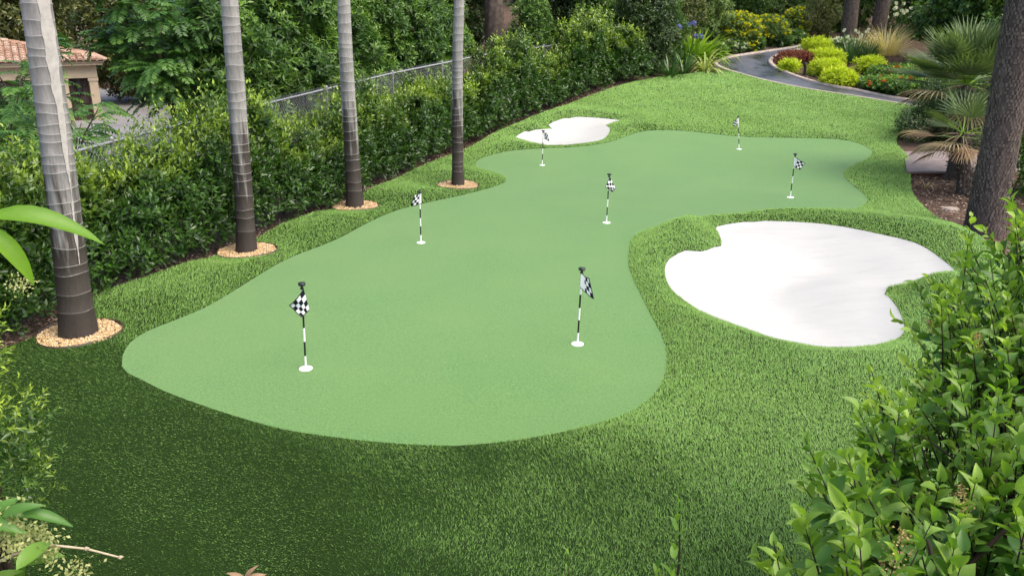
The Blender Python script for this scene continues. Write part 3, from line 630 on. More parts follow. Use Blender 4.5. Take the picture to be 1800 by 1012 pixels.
# ---- long hedge
HL = resample(smooth_loop([(-5.65, 5.2), (-5.45, 7.0)] + [tuple(p) for p in LAWN[3:16]], .3, False), 200)
def build_hedge():
    t = thing('hedge', 'long bushy privet hedge with bright new shoots along the left of the lawn', 'hedge', (HL[60][0], HL[60][1], 0)); r = np.random.default_rng(5)
    tg = nrm(np.gradient(HL, axis=0)); nl = np.column_stack([-tg[:, 1], tg[:, 0]])
    m = 25000; s = r.random(m); s = s ** 1.25; i = np.clip((s * 199).astype(int), 0, 199); c = HL[i] + tg[i] * r.uniform(-.08, .08, (m, 1))
    side = c[:, 1]
    W = 1.35 + .15 * vnoise(c[:, 0], c[:, 1], 0, 1.3, 31); Hh = 1.40 + .26 * vnoise(c[:, 0], c[:, 1], 0, .8, 32) + .12 * sst(14, 10, c[:, 1]) + .17 * vnoise(c[:, 0], c[:, 1], 0, .3, 33)
    Hh = Hh + .12 * sst(20, 26, c[:, 1])
    a = r.random(m) ** .9 * 1.75                   # angle over the rounded section: 0 front foot, pi/2 top
    ca, sa = np.abs(np.cos(a)) ** .65 * np.sign(np.cos(a)), np.abs(np.sin(a)) ** .65
    lump = 1 + .34 * vnoise(c[:, 0] * 1.6, c[:, 1] * 1.6, sa * 2.2, .42, 34)
    k = (1 - .62 * r.random(m) ** 1.7) * lump
    off = .12 + W / 2 - ca * k * W / 2; z = .10 + sa * k * Hh
    x = c + nl[i] * off[:, None]; z = z + tbase(x[:, 0], x[:, 1])
    B = np.column_stack([x, z]); out = np.column_stack([-nl[i] * ca[:, None], sa])
    A = out * .8 + r.normal(0, .35, out.shape) + np.array([0, 0, .55])
    near = np.interp(np.hypot(c[:, 0], c[:, 1]), [8, 14, 28], [1, 1.05, 1.35])
    top = sst(.75, .98, sa); sl = r.uniform(.10, .2, m) + top * r.random(m) ** 4 * .35
    P, D, N, L, W_, ag = shoots(r, B, A, 8, sl, .112, .047); kk = np.repeat(near, 8); ag = ag * np.repeat(.22 + .78 * sst(.6, .97, sa), 8)  # leaf colour set brighter on top, darker down the sides
    V, F = leaves(P, D, N, L * kk, W_ * kk, T2); tag(obj('foliage', V, F, MT['hedge'], t, age=np.repeat(ag, 4)), kind='stuff')
    # woody stems inside
    for q in range(0, 198, 6):
        b = HL[q] + nl[q] * r.uniform(.55, .9); z = tbase(b[0], b[1]); pts = [(b[0] + r.normal(0, .05) * j, b[1] + r.normal(0, .05) * j, z - .05 + .33 * j) for j in range(4)]
        v, f = tube(pts, [.022, .018, .013, .006], 6); obj('stem', v, f, MT['twig'], t)
    # taller shoots standing above the top
    m = 900; i = r.integers(5, 190, m); o = r.uniform(.45, 1.25, m); x = HL[i] + nl[i] * o[:, None]; z = tbase(x[:, 0], x[:, 1]) + 1.32 + .2 * vnoise(x[:, 0], x[:, 1], 0, .8, 32) + .1 * sst(14, 10, x[:, 1])
    A = r.normal(0, .22, (m, 3)) + (0, 0, 1); foliage('tall_shoots', MT['hedge'], t, r, np.column_stack([x, z]), A, 14, r.uniform(.25, .55, m) * (.6 + .8 * (vnoise(x[:, 0], x[:, 1], 0, .5, 37) > 0)), .085, .034)
build_hedge()
gz = lambda x, y: float(tbase(x, y))
# ---- bushy trees and shrubs
def make_tree(name, label, cat, mat, seed, loc, Rr, H, low, L, W, per, group=None, nb=26, n=8, trunk=.09, bark='bark', squash=1., tm=T2, sl=.22):
    r = np.random.default_rng(seed); b = np.array([loc[0], loc[1], gz(*loc[:2])]); t = thing(name, label, cat, b, group)
    cen = []; rad = []
    for k in range(nb):
        h = low + (H - low) * (k + .5) / nb; f = math.sin(math.pi * min(1, .18 + .72 * (h - low) / (H - low))) ; an = 2.4 * k + r.uniform(-.4, .4); q = Rr * f * r.uniform(.35, .8)
        cen.append(b + (q * math.cos(an), q * math.sin(an), h)); rad.append(Rr * r.uniform(.20, .40))
    pts = [b + (r.normal(0, .04) * j, r.normal(0, .04) * j, (H * .8) * j / 6 - .06) for j in range(7)]; parts = [tube(pts, np.linspace(trunk, trunk * .3, 7), 8)]
    v, f = parts[0]; tr = obj('trunk', v, f, MT[bark], t, True)
    for k in range(0, nb, 2):
        s = pts[min(5, 1 + int(5 * max(0, (cen[k][2] - b[2] - .5)) / H))]; m = (s + cen[k]) / 2 + (0, 0, -.1); v, f = tube([s, m, cen[k]], [trunk * .5, trunk * .33, trunk * .12], 6); obj('limb', v, f, MT[bark], tr, True)
    B, A = blobs(r, cen, rad, per, squash=squash); B[:, 2] = np.maximum(B[:, 2], b[2] + .05)
    foliage('crown', MT[mat], t, r, B, A, n, r.uniform(.6, 1.3, len(B)) * sl, L, W, tm, thick=(85, 40))
    return t

GT = 'bushy trees behind the fence'
tA = make_tree('broadleaf_tree', 'bushy green tree behind the fence, between the first and second palms', 'tree', 'tree', 11, (-6.0, 17.7), 1.25, 3.3, .3, .20, .07, 560, GT)
tB = make_tree('broadleaf_tree', 'bushy green tree just behind the second palm and the fence', 'tree', 'tree', 12, (-5.5, 20.2), 1.6, 4.6, .2, .20, .07, 520, GT)
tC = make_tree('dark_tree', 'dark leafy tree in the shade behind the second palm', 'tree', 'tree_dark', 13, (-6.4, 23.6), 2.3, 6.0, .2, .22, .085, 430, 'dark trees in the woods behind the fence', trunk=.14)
tD = make_tree('olive_tree', 'olive green tree high above the garage roof at far left', 'tree', 'tree_olive', 14, (-17.5, 39), 2.8, 6.5, .6, .26, .09, 230, trunk=.14)
for src, lab, x, y, rz, sc, g in [
    (tB, 'bushy green tree behind the fence, between the second and third palms', -4.7, 22.0, 1.3, (.9, .9, .78), GT), (tA, 'bushy green tree leaning over the fence right of the third palm', -3.7, 23.5, 2.2, (.85, .85, .95), GT),
    (tA, 'low bushy tree at the fence just left of the slimmest palm', -2.9, 24.2, 4.0, .92, GT), (tB, 'bushy green tree behind the slimmest palm, left of the thick brown trunk', -2.6, 27.6, .4, (.8, .8, .75), GT),
    (tA, 'low leafy tree over the fence, right of the thick brown trunk', .75, 29.6, 1.0, .72, GT), (tA, 'leafy tree hanging over the far end of the fence', 3.2, 31.6, 5.2, .85, GT), (tB, 'bushy tree left of the first bushy one, above the driveway', -9.3, 25.5, 3.0, .95, GT),
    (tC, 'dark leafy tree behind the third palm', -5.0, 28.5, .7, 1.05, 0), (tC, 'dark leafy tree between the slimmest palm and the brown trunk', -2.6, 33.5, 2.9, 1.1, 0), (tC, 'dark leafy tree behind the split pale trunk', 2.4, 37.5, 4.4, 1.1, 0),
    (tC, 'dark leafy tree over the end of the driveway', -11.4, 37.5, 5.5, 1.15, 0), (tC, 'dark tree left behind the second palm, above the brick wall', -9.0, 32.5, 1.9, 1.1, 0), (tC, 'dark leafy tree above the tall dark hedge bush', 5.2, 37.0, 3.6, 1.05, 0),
    (tD, 'olive green tree above the nearest palm, top left corner', -21.5, 35.5, 2.0, 1.1, 0), (tD, 'olive green tree behind the right end of the garage', -14.2, 42, 4.0, 1.1, 0)]:
    copy_thing(src, lab, (x, y, gz(x, y)), rz, sc)
# woods seen down the garden, each its own colour
def bush(name, label, cat, mat, seed, x, y, Rr, H, L, W, per, n=8, low=.1, nb=10, sl=.2, group=None, tm=T2): return make_tree(name, label, cat, mat, seed, (x, y), Rr, H, low, L * 1.15, W * 1.15, per * .72, group, nb, n, .05, 'twig', 1., tm, sl)
bush('tall_hedge_bush', 'tall dark clipped bush at the far end of the hedge', 'bush', 'tree_dark', 21, 4.75, 30.1, 1.45, 2.95, .12, .052, 950, nb=26)
bush('privet_bush', 'bright green rounded bush at the far corner of the lawn', 'bush', 'hedge', 22, 2.7, 28.4, 1.0, 2.2, .11, .045, 1050, nb=18)
bush('olive_bush', 'olive bush behind the tall dark bush, with sprawling twigs', 'bush', 'tree_olive', 23, 6.4, 33.2, 1.4, 3.0, .11, .045, 1050)
bush('rusty_bush', 'rusty brown bush behind the yellow green ginger clump', 'bush', 'tree_brown', 24, 8.0, 37.2, 1.3, 3.2, .10, .03, 1120)
bush('pale_bush', 'pale green bush right of the rusty brown bush', 'bush', 'tree_pale', 25, 9.9, 38.5, 1.5, 3.4, .12, .045, 909)
make_tree('small_tree', 'small dark round-headed tree left of where the path vanishes', 'tree', 'tree', 26, (10.6, 38.0), 1.15, 2.2, .8, .10, .045, 1800, nb=10, trunk=.06, bark='twig')
bush('grey_green_bush', 'grey green bush above the yellow flowering shrubs', 'bush', 'tree_pale', 27, 12.4, 40.5, 1.7, 3.6, .13, .05, 840)
bush('olive_bush', 'olive green bush above the bend of the path', 'bush', 'tree_olive', 28, 14.6, 42, 1.7, 3.4, .13, .05, 840)
bush('clipped_bush', 'clipped brownish green egg-shaped bush left of the two trunks', 'bush', 'tree_olive', 29, 13.6, 37.4, .95, 2.1, .07, .026, 2520, nb=12)
bush('green_bush', 'leafy green bush behind the two brown trunks', 'bush', 'tree', 30, 17.2, 40, 1.9, 3.8, .13, .05, 840)
GB = 'leafy bushes filling the back of the garden'
bZ = bush('leafy_bush', 'mid green bush between the tall dark bush and the rusty one', 'bush', 'tree', 36, 6.6, 36.0, 1.6, 3.6, .14, .055, 700, nb=20, group=GB)
bY = bush('feathery_bush', 'loose pale green bush behind the yellow flowering shrubs', 'bush', 'tree_pale', 37, 11.2, 41.0, 1.7, 3.8, .16, .05, 900, nb=20, group=GB)
for src, lab, x, y, rz, sc in ((bZ, 'mid green bush behind the small dark tree', 10.0, 42.5, 1., 1.1), (bZ, 'mid green bush behind the clipped egg-shaped bush', 15.2, 39.6, 2.5, .9), (bY, 'pale loose bush between the rusty bush and the ginger clump', 8.2, 34.9, 3.1, .62),
    (bY, 'pale loose bush at the far turn of the path', 13.2, 39.9, 4.4, .8), (bZ, 'mid green bush directly behind the spiky plants', 5.9, 32.0, .3, .62), (bY, 'pale loose bush high behind the rusty bush', 8.6, 41.5, 5.4, 1.05), (bZ, 'mid green bush right of the leaning brown trunk', 18.4, 37.5, 1.7, 1.0)):
    copy_thing(src, lab, (x, y, gz(x, y)), rz, sc, GB)
# big ivy-leaved mass at the right
make_tree('ivy_tree', 'big dark glossy-leaved tree mass above the fan palms', 'tree', 'tree', 31, (17.0, 30.2), 2.5, 4.4, .0, .20, .13, 340, nb=22, n=8, trunk=.12, tm=T4)
bush('box_shrub', 'low dark green shrub under the fan palms beside the lawn', 'bush', 'tree_dark', 32, 10.9, 20.6, 1.25, 1.35, .06, .03, 2520, nb=14)
bush('box_shrub', 'dark green shrub hanging over the right end of the path', 'bush', 'tree_dark', 33, 12.5, 22.9, 1.3, 1.4, .07, .035, 2100, nb=12)
bush('leafy_shrub', 'dark leafy shrub right of the rough palm trunk', 'bush', 'tree', 34, 10.2, 14.9, 1.2, 2.4, .09, .04, 1400, nb=12)
bush('leafy_shrub', 'tall leafy shrub in the upper right corner behind the rough trunk', 'bush', 'tree', 35, 14.6, 21.5, 1.9, 4.6, .11, .05, 909, nb=16)

# ---- far woods closing the view: one leafy mass
def far_woods():
    r = np.random.default_rng(50); cen = []; rad = []
    for k in range(150):
        u = r.random(); x = -48 + 100 * u; y = 47 + 9 * r.random(); z = gz(x, y) + r.uniform(0, 6.5); cen.append((x, y, z)); rad.append(r.uniform(1.6, 2.6))
    for k in range(46): cen.append((-30 + r.normal(0, 2.5), 18 + 30 * r.random(), r.uniform(0, 6))); rad.append(2.2)
    for k in range(40): cen.append((24 + r.normal(0, 2), 22 + 28 * r.random(), 2 + r.uniform(0, 6))); rad.append(2.2)
    B, A = blobs(r, cen, rad, 12, fill=.4); P, D, N, L, W, a = shoots(r, B, A, 6, .5, .60, .26); V, F = leaves(P, D, N, L, W, T2)
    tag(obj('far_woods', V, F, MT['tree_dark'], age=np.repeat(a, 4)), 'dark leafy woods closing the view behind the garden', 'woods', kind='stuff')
far_woods()

# ---- thick old trunks behind the fence
def big_trunk(label, x, y, r0, seed, bark, H=9., lean=0.):
    r = np.random.default_rng(seed); z = gz(x, y); t = thing('old_tree', label, 'tree', (x, y, z)); n = 26; hs = np.concatenate([np.linspace(-.15, 3, 26), np.linspace(3.4, H, 10)]); V = []
    for h in hs:
        for k in range(n):
            a = 2 * math.pi * k / n; q = r0 * (1 - .03 * h) * (1 + .35 * math.exp(-max(h, 0) / .35) * (1 + .3 * math.sin(5 * a))) * (1 + .05 * math.sin(9 * a + 2 * math.sin(h * 1.4)) + .03 * r.normal())
            V.append((x + lean * h + q * math.cos(a), y + q * math.sin(a), z + h))
    F = np.array([(i * n + k, i * n + (k + 1) % n, (i + 1) * n + (k + 1) % n, (i + 1) * n + k) for i in range(len(hs) - 1) for k in range(n)])
    obj('trunk', V, F, MT[bark], t, True)
    B, A = blobs(r, [(x + lean * H + r.normal(0, 1.6), y + r.normal(0, 1.6), z + H + r.uniform(-.5, 1.5)) for _ in range(8)], [1.3] * 8, 40); foliage('crown', MT['tree_dark'], t, r, B, A, 6, .35, .28, .11)
big_trunk('thick straight brown tree trunk behind the chain link fence', -.62, 30.6, .36, 61, 'bark', lean=-.02)
big_trunk('pale trunk with peeling bark right of the thick brown trunk', .95, 31.8, .2, 62, 'bark_pale', lean=.0)
big_trunk('dark slim trunk hidden behind the slimmest ringed palm', -1.9, 30.2, .18, 63, 'bark', lean=.02)
def bare_twigs():
    r = np.random.default_rng(66); t = thing('bare_branch', 'tangle of bare thin branches over the far fence', 'branch', (1.6, 29.6, gz(1.6, 29.6)))
    for k in range(14):
        p = np.array([1.0 + r.uniform(-.4, 1.6), 29.4 + r.uniform(-.6, .6), 1.1 + r.uniform(0, .5)]); d = nrm(np.array([r.uniform(-.8, 1), -.3, r.uniform(.3, .9)])); pts = [p]
        for j in range(6): d = nrm(d + r.normal(0, .22, 3)); p = p + d * .24; pts.append(p)
        v, f = tube(pts, np.linspace(.014, .004, 7), 5); obj('twig', v, f, MT['twig_pale'], t)
bare_twigs()

# ---- pinnate-leaved trees
def pinnate(r, base, az, el, ln, npair, L, W, droop, mat, t, name):
    p = np.array(base, float); pts = [p]; ns = 10
    for s in range(ns):
        p = p + ln / ns * np.array([math.cos(az) * math.cos(el), math.sin(az) * math.cos(el), math.sin(el)]); el -= droop / ns; pts.append(p)
    pts = np.array(pts); tt = np.linspace(1.8, ns, npair); rp = np.column_stack([np.interp(tt, range(ns + 1), pts[:, j]) for j in range(3)]); td = nrm(np.gradient(rp, axis=0)); sx = np.array([-math.sin(az), math.cos(az), 0]); up = nrm(np.cross(td, np.tile(sx, (npair, 1)))); up *= np.sign(up[:, 2:3] + 1e-6)
    VV = []; FF = []; ag = []; nv = 0; env = np.sin(np.linspace(.7, 2.6, npair))
    for e in (-1, 1):
        v, f = leaves(rp, td * .45 + e * sx + r.normal(0, .08, rp.shape) + (0, 0, -.22), up + r.normal(0, .12, rp.shape), L * env, W, T2); VV.append(v); FF.append(f + nv); nv += len(v); ag += list(np.repeat(np.linspace(0, 1, npair), 4))
    v, f = tube(pts, np.linspace(.006, .002, ns + 1), 3); f = np.array([(q[0], q[1], q[2]) for q in f if len(q) == 4] + [(q[0], q[2], q[3]) for q in f if len(q) == 4]); VV.append(v); FF.append(f + nv); ag += [.3] * len(v)
    return np.concatenate(VV), np.concatenate(FF), np.array(ag)
def pinnate_tree(label, loc, H, Rr, nfr, ln, npair, L, W, mat, seed, base_z=None):
    r = np.random.default_rng(seed); z = gz(*loc) if base_z is None else base_z; b = np.array([loc[0], loc[1], z]); t = thing('compound_leaf_tree', label, 'tree', b)
    pts = [b + (.05 * math.sin(j), .04 * j * .3, H * .75 * j / 6) for j in range(7)]; v, f = tube(pts, np.linspace(.06, .02, 7), 8); tr = obj('trunk', v, f, MT['bark'], t, True)
    VV = []; FF = []; AA = []; nv = 0; nl = 9
    for k in range(nl):
        h = H * (.35 + .65 * (k + .5) / nl); az = 2.4 * k + r.uniform(-.3, .3); q = Rr * r.uniform(.35, .75); e = b + (q * math.cos(az), q * math.sin(az), h); s = pts[min(6, int(1 + 5 * h / H * .8))]
        v, f = tube([s, (s + e) / 2 + (0, 0, .08), e], [.025, .016, .007], 6); obj('limb', v, f, MT['bark'], tr)
        for j in range(nfr):
            u = r.uniform(.35, 1.05); p = s + (e - s) * u + r.normal(0, .08, 3); v, f, a = pinnate(r, p, az + r.normal(0, 1.1), r.uniform(-.1, .9), ln * r.uniform(.7, 1.15), npair, L, W, r.uniform(.7, 1.6), mat, t, '')
            VV.append(v); FF.append(f + nv); nv += len(v); AA.append(a)
    tag(obj('crown', np.concatenate(VV), np.concatenate(FF), MT[mat], t, age=np.concatenate(AA)), kind='stuff')
pinnate_tree('tall tree with drooping feathery compound leaves above the driveway', (-7.25, 17.4), 4.3, 1.35, 40, .8, 14, .20, .058, 'pinnate', 71)
pinnate_tree('feathery leaved sapling between the garage and the nearest palm', (-9.3, 15.6), 3.4, 1.0, 18, .6, 11, .15, .042, 'pinnate', 72)
pinnate_tree('bright feathery leaved plant at the left edge, before the garage', (-6.75, 10.6), 2.5, 1.1, 20, .6, 12, .145, .042, 'sumac', 73)
pinnate_tree('low bright feathery plant left of the nearest palm, behind the fence', (-6.9, 12.6), 2.0, .8, 12, .55, 11, .14, .04, 'sumac', 74)

# ---- garage beyond the driveway
def garage():
    z = -.7; x1, y0 = -16.0, 32.0; t = thing('garage', 'cream stucco garage with terracotta tile roof beyond the driveway', 'building', (x1, y0, z)); ev = 1.45
    V, F = box(-26, x1 - .25, y0 + .5, 40, z - .1, ev - .02); obj('wall', V, F, MT['stucco'], t)
    V, F = join([box(-26, x1, y0 + .12, y0 + .49, ev - .5, ev - .03), box(x1 - .24, x1, y0 + .5, 40, ev - .5, ev - .03)]); obj('lintel', V, F, MT['trim'], t)
    V, F = join([box(-26.2, x1 + .22, y0 - .2, 40.2, ev - .02, ev + .07), box(-26.2, x1 + .28, y0 - .26, 40.26, ev + .071, ev + .13)]); obj('cornice', V, F, MT['trim'], t)
    for cx in (x1 - .32, x1 - 1.35, x1 - 4.0):
        V, F = join([box(cx, cx + .3, y0 + .1, y0 + .44, z, ev - .51), box(cx - .03, cx + .33, y0 + .07, y0 + .47, z, z + .12), box(cx - .03, cx + .33, y0 + .07, y0 + .47, ev - .62, ev - .511)]); obj('column', V, F, MT['trim'], t)
    for a, b in ((x1 - 1.04, x1 - .34), (x1 - 3.69, x1 - 1.36), (x1 - 7, x1 - 4.02)):
        d = obj('garage_door', *join([box(a, b, y0 + .44, y0 + .495, z, ev - .51)]), MT['door'], t)
        k = 5
        for j in range(k):
            hh = (ev - .55 - z) / k; V, F = box(a + .05, b - .05, y0 + .415, y0 + .439, z + .04 + j * hh, z + (j + 1) * hh - .03); obj('door_panel', V, F, MT['door'], d)
    # hip roof with barrel tiles
    rx0, rx1, ry0, ry1, rz0, rz1 = -26.3, x1 + .34, y0 - .34, 40.3, ev + .14, ev + .95; my = (ry0 + ry1) / 2
    V = [(rx0, ry0, rz0), (rx1, ry0, rz0), (rx1, ry1, rz0), (rx0, ry1, rz0), (rx0 + 2.5, my, rz1), (rx1 - 4, my, rz1)]
    rf = obj('roof', V, [(0, 1, 5, 4), (1, 2, 5), (2, 3, 4, 5), (3, 0, 4), (3, 2, 1, 0)], MT['tile'], t)
    tiles = []; pit = .23
    def face(a, b, c, d):   # eave a-b, ridge d-c
        a, b, c, d = map(np.array, (a, b, c, d)); ln = np.linalg.norm(b - a); ex = (b - a) / ln; nn = nrm(np.cross(ex, c - a)); upv = np.cross(nn, ex); hh = (d - a) @ upv; xl, xr = (d - a) @ ex, (c - a) @ ex
        for u in np.arange(pit / 2, ln, pit):
            lim = hh * min(1, u / max(xl, 1e-6), (ln - u) / max(ln - xr, 1e-6)); s = 0
            while s < lim - .05:
                e = min(s + .42, lim); p0 = a + ex * u + upv * (s - .03) + nn * .05; p1 = a + ex * u + upv * e + nn * .03; V = []
                for p, q in ((p0, 1.), (p1, .85)):
                    for th in (0, .8, 1.57, 2.34, 3.14): V.append(p + ex * (-math.cos(th) * .105 * q) + nn * math.sin(th) * .075 * q)
                tiles.append((np.array(V), [(i, i + 1, i + 6, i + 5) for i in range(4)] + [(4, 3, 2, 1, 0)])); s += .4
    face(V[0], V[1], V[5], V[4]); face(V[1], V[2], V[5], V[5])
    v, f = join(tiles); tag(obj('roof_tiles', v, f, MT['tile'], rf), kind='stuff')
    lx, ly = x1 - .68, y0 + .22
    v, f = join([tube([(lx, ly, ev - .55), (lx, ly, ev - .60), (lx, ly, ev - .70), (lx, ly, ev - .72), (lx, ly, ev - 1.02), (lx, ly, ev - 1.06), (lx, ly, ev - 1.12)], [.02, .03, .15, .13, .10, .11, .02], 8)]); obj('lantern', v, f, MT['black'], t); t.rotation_euler = (0, 0, R(31))
garage()
def brick_wall():
    t = thing('garden_wall', 'low dark brick wall at the end of the driveway', 'wall', (-12, 38.5, -.7)); V, F = box(-16.5, -8.0, 38.5, 38.8, -.8, .62); obj('core', V, F, MT['brickwall'], t)
    n = 0
    for k in range(9):
        V, F = box(-16.45, -8.05, 38.46, 38.499, -.68 + k * .145, -.68 + k * .145 + .12); obj('brick_course', V, F, MT['brickwall'], t)
brick_wall()

# ---- rough palm trunks on the right
def fibre_palm(label, x, y, r0, r1, lean, seed, H, name='rough_palm'):
    r = np.random.default_rng(seed); z = gz(x, y); t = thing(name, label, 'palm tree', (x, y, z), 'rough-barked palms'); n = 24; hs = np.linspace(-.1, H, int(H / .12)); V = []
    rad = lambda h: r1 + (r0 - r1) * math.exp(-max(0, h) / .5)
    for h in hs:
        for k in range(n): a = 2 * math.pi * k / n; q = rad(h) * (1 + .02 * math.sin(7 * a + 3 * h)) - .012; V.append((x + lean * h + q * math.cos(a), y + q * math.sin(a), z + h))
    F = np.array([(i * n + k, i * n + (k + 1) % n, (i + 1) * n + (k + 1) % n, (i + 1) * n + k) for i in range(len(hs) - 1) for k in range(n)]); obj('trunk', V, F, MT['fibre'], t, True)
    # criss-cross fibre scales, slightly proud
    pr = []; row = 0; h = 0.
    while h < min(H, 6.5):
        m = int(2 * math.pi * rad(h) / .05)
        for k in range(m):
            a = 2 * math.pi * (k + .5 * (row % 2)) / m + r.normal(0, .02); q = rad(h); ww = .40 * 2 * math.pi / m * r.uniform(.4, 1.1); hh = .042 * r.uniform(.5, 1.3); o = r.uniform(.001, .010); V = []
            if r.random() < .22: continue
            for (da, dh, oo) in ((-ww, -hh * .6, 0), (ww, -hh * .6, 0), (ww * .8, hh * .7, o), (-ww * .8, hh * .7, o)): V.append((x + lean * (h + dh) + (q + oo) * math.cos(a + da), y + (q + oo) * math.sin(a + da), z + h + dh))
            pr.append((np.array(V), [(0, 1, 2, 3)]))
        h += .055; row += 1
    v, f = join(pr); tag(obj('bark_fibre', v, np.array(f), MT['fibre_light'], t), kind='stuff')
    tp = np.array([x + lean * H, y, z + H]); VV = []; FF = []; nv = 0
    for k in range(22):
        az = 2.4 * k; el = 1.2 - 1.9 * k / 22; c = tp + .8 * np.array([math.cos(az) * math.cos(el), math.sin(az) * math.cos(el), math.sin(el)]); th = np.linspace(-1.2, 1.2, 18); d0 = nrm(c - tp); sx = nrm(np.cross(d0, [0, 0, 1.])); D = d0 * np.cos(th)[:, None] + sx * np.sin(th)[:, None]
        v, f = leaves(np.tile(c, (18, 1)), D, np.tile(np.cross(sx, d0), (18, 1)), .75, .06, T2); VV.append(v); FF.append(f + nv); nv += len(v)
    obj('crown', np.concatenate(VV), np.concatenate(FF), MT['fan'], t)
b, T, w0, w1 = PALMS[4]
fibre_palm('thick rough-barked palm trunk at the right edge of the mulch bed', b[0], b[1], .31, .265, -.012, 81, 12)
fibre_palm('left of the two grey brown trunks beyond the path', 13.55, 33.9, .36, .29, -.02, 82, 9)
fibre_palm('right of the two grey brown trunks beyond the path, leaning', 15.0, 34.6, .34, .29, .03, 83, 9)

# ---- fan palms
def fan_frond(c, d0, up, size, nseg, spread, droop, r):
    th = np.linspace(-spread, spread, nseg); sx = nrm(np.cross(d0, up)); VV = []; FF = []; nv = 0
    for q in th:
        d = d0 * math.cos(q) + sx * math.sin(q); L = size * (.78 + .22 * math.cos(q)) * r.uniform(.92, 1.05); wv = L * spread / nseg * .85; p = np.array(c); V = []; nup = nrm(np.cross(sx, d0)); nup = nup * np.sign(nup @ up)
        s2 = nrm(np.cross(nup, d)); ns = 5; dd = d.copy()
        for i in range(ns + 1):
            t = i / ns; ww = wv * .5 * (t * 1.7 if t < .55 else .94 * (1 - (t - .55) / .45) ** .8) + .001; V += [p + s2 * ww + nup * ww * .5, p, p - s2 * ww + nup * ww * .5]
            p = p + dd * L / ns; dd = nrm(dd + np.array([0, 0, -droop * t]))
        F = []
        for i in range(ns): a = 3 * i; F += [(a, a + 1, a + 4, a + 3), (a + 1, a + 2, a + 5, a + 4)]
        VV.append(np.array(V)); FF.append(np.array(F) + nv); nv += len(V)
    return np.concatenate(VV), np.concatenate(FF)
def fan_palm(label, x, y, H, lean, nf, size, seed, dry=0, azr=None):
    r = np.random.default_rng(seed); z = gz(x, y); t = thing('fan_palm', label, 'palm tree', (x, y, z), 'fan palms beside the lawn')
    pts = [np.array([x + lean[0] * h / H, y + lean[1] * h / H, z + h - .05]) for h in np.linspace(0, H, 8)]; v, f = tube(pts, [.15, .14, .125, .12, .12, .12, .13, .10], 12); obj('trunk', v, f, MT['fibre'], t)
    m = 500; k = r.integers(0, 7, m); a = r.uniform(0, 6.28, m); P = np.array([pts[i] for i in k]) + np.column_stack([.11 * np.cos(a), .11 * np.sin(a), r.uniform(0, H / 7, m)]); v, f = leaves(P, np.column_stack([np.cos(a), np.sin(a), r.uniform(-.6, 1.2, m)]), np.tile([0, 0, 1.], (m, 1)) + r.normal(0, .3, (m, 3)), .10, .03, T2); tag(obj('trunk_fibres', v, f, MT['fibre_light'], t), kind='stuff')
    tp = pts[-1]
    for k in range(nf + dry):
        isd = k >= nf; az = 2.4 * k + r.uniform(-.3, .3); el = 1.35 - 1.5 * (k / nf) + r.normal(0, .1) if not isd else r.uniform(-.55, .2)
        if isd and azr: az = r.uniform(*azr)
        d = np.array([math.cos(az) * math.cos(el), math.sin(az) * math.cos(el), math.sin(el)]); pl = size * r.uniform(.55, .85); c = tp + d * pl + np.array([0, 0, -.05 if not isd else -.12])
        up = nrm(np.array([-math.cos(az) * math.sin(el), -math.sin(az) * math.sin(el), math.cos(el)])); mt = MT['fan'] if not isd else MT[['fan_dry', 'fan_dry', 'fan_brown'][k % 3]]
        v, f = fan_frond(c, d, up, size * r.uniform(.8, 1.05), 20 if not isd else 15, 1.35 if not isd else .9, .10 if not isd else .5, r); fr = obj('frond' if not isd else 'dry_frond', v, f, mt, t)
        v, f = tube([tp, (tp + c) / 2 + (0, 0, .03), c], [.014, .010, .008], 5); obj('stalk', v, f, MT['ginger'] if not isd else MT['fan_dry'], fr)
fan_palm('taller grey green fan palm left of the rough palm trunk', 9.2, 16.6, 1.95, (.05, .2), 46, .92, 91, 4)
fan_palm('low fan palm with dry drooping fronds at the concrete slab', 8.66, 15.1, 1.2, (-.2, .1), 9, .64, 92, 10, (2.2, 4.6))
fan_palm('fan palm behind the two brown trunks beyond the path', 16.3, 37.5, 1.9, (0, 0), 18, 1.0, 93)

# ---- strap-leaved clumps
def clump(name, label, cat, x, y, n, ln, wd, el, droop, mat, seed, group=None, single=True, spread=.12, flower=None, nfl=0, fh=.8, fz=.05):
    r = np.random.default_rng(seed); z = gz(x, y) + .02; t = thing(name, label, cat, (x, y, z), group); parts = []
    for k in range(n):
        az = 2.4 * k + r.uniform(-.3, .3); q = spread * math.sqrt(r.random()); e = r.uniform(*el); v, f = strap((x + q * math.cos(az), y + q * math.sin(az), z - .03), az, e, ln * r.uniform(.65, 1.1), wd * r.uniform(.8, 1.1), droop * r.uniform(.6, 1.3))
        if single: obj('leaf', v, f, MT[mat], t, True)
        else: parts.append((v, f))
    if parts: v, f = join(parts); tag(obj('blades', v, np.array(f), MT[mat], t), kind='stuff')
    for k in range(nfl):
        a = r.uniform(0, 6.28); q = .75 * math.sqrt(r.random()); h = fh * r.uniform(.65, 1.1); p = np.array([x + q * math.cos(a), y + q * math.sin(a), z + h]); v, f = tube([(x + .3 * q * math.cos(a), y + .3 * q * math.sin(a), z), p], .006, 4); st = obj('flower_stem', v, f, MT['strap'], t)
        m = 46; d = nrm(r.normal(size=(m, 3))); v, f = leaves(p + d * .02, d, nrm(r.normal(size=(m, 3))), fz * 1.6, fz * .7, T2); obj('flower_head', v, f, MT[flower], st)
    return t
clump('agave', 'spiky dark green strap-leaved plant at the lawn corner, left one', 'plant', 5.55, 29.0, 60, 1.0, .075, (.2, 1.4), .5, 'strap', 101, 'spiky plants at the lawn corner')
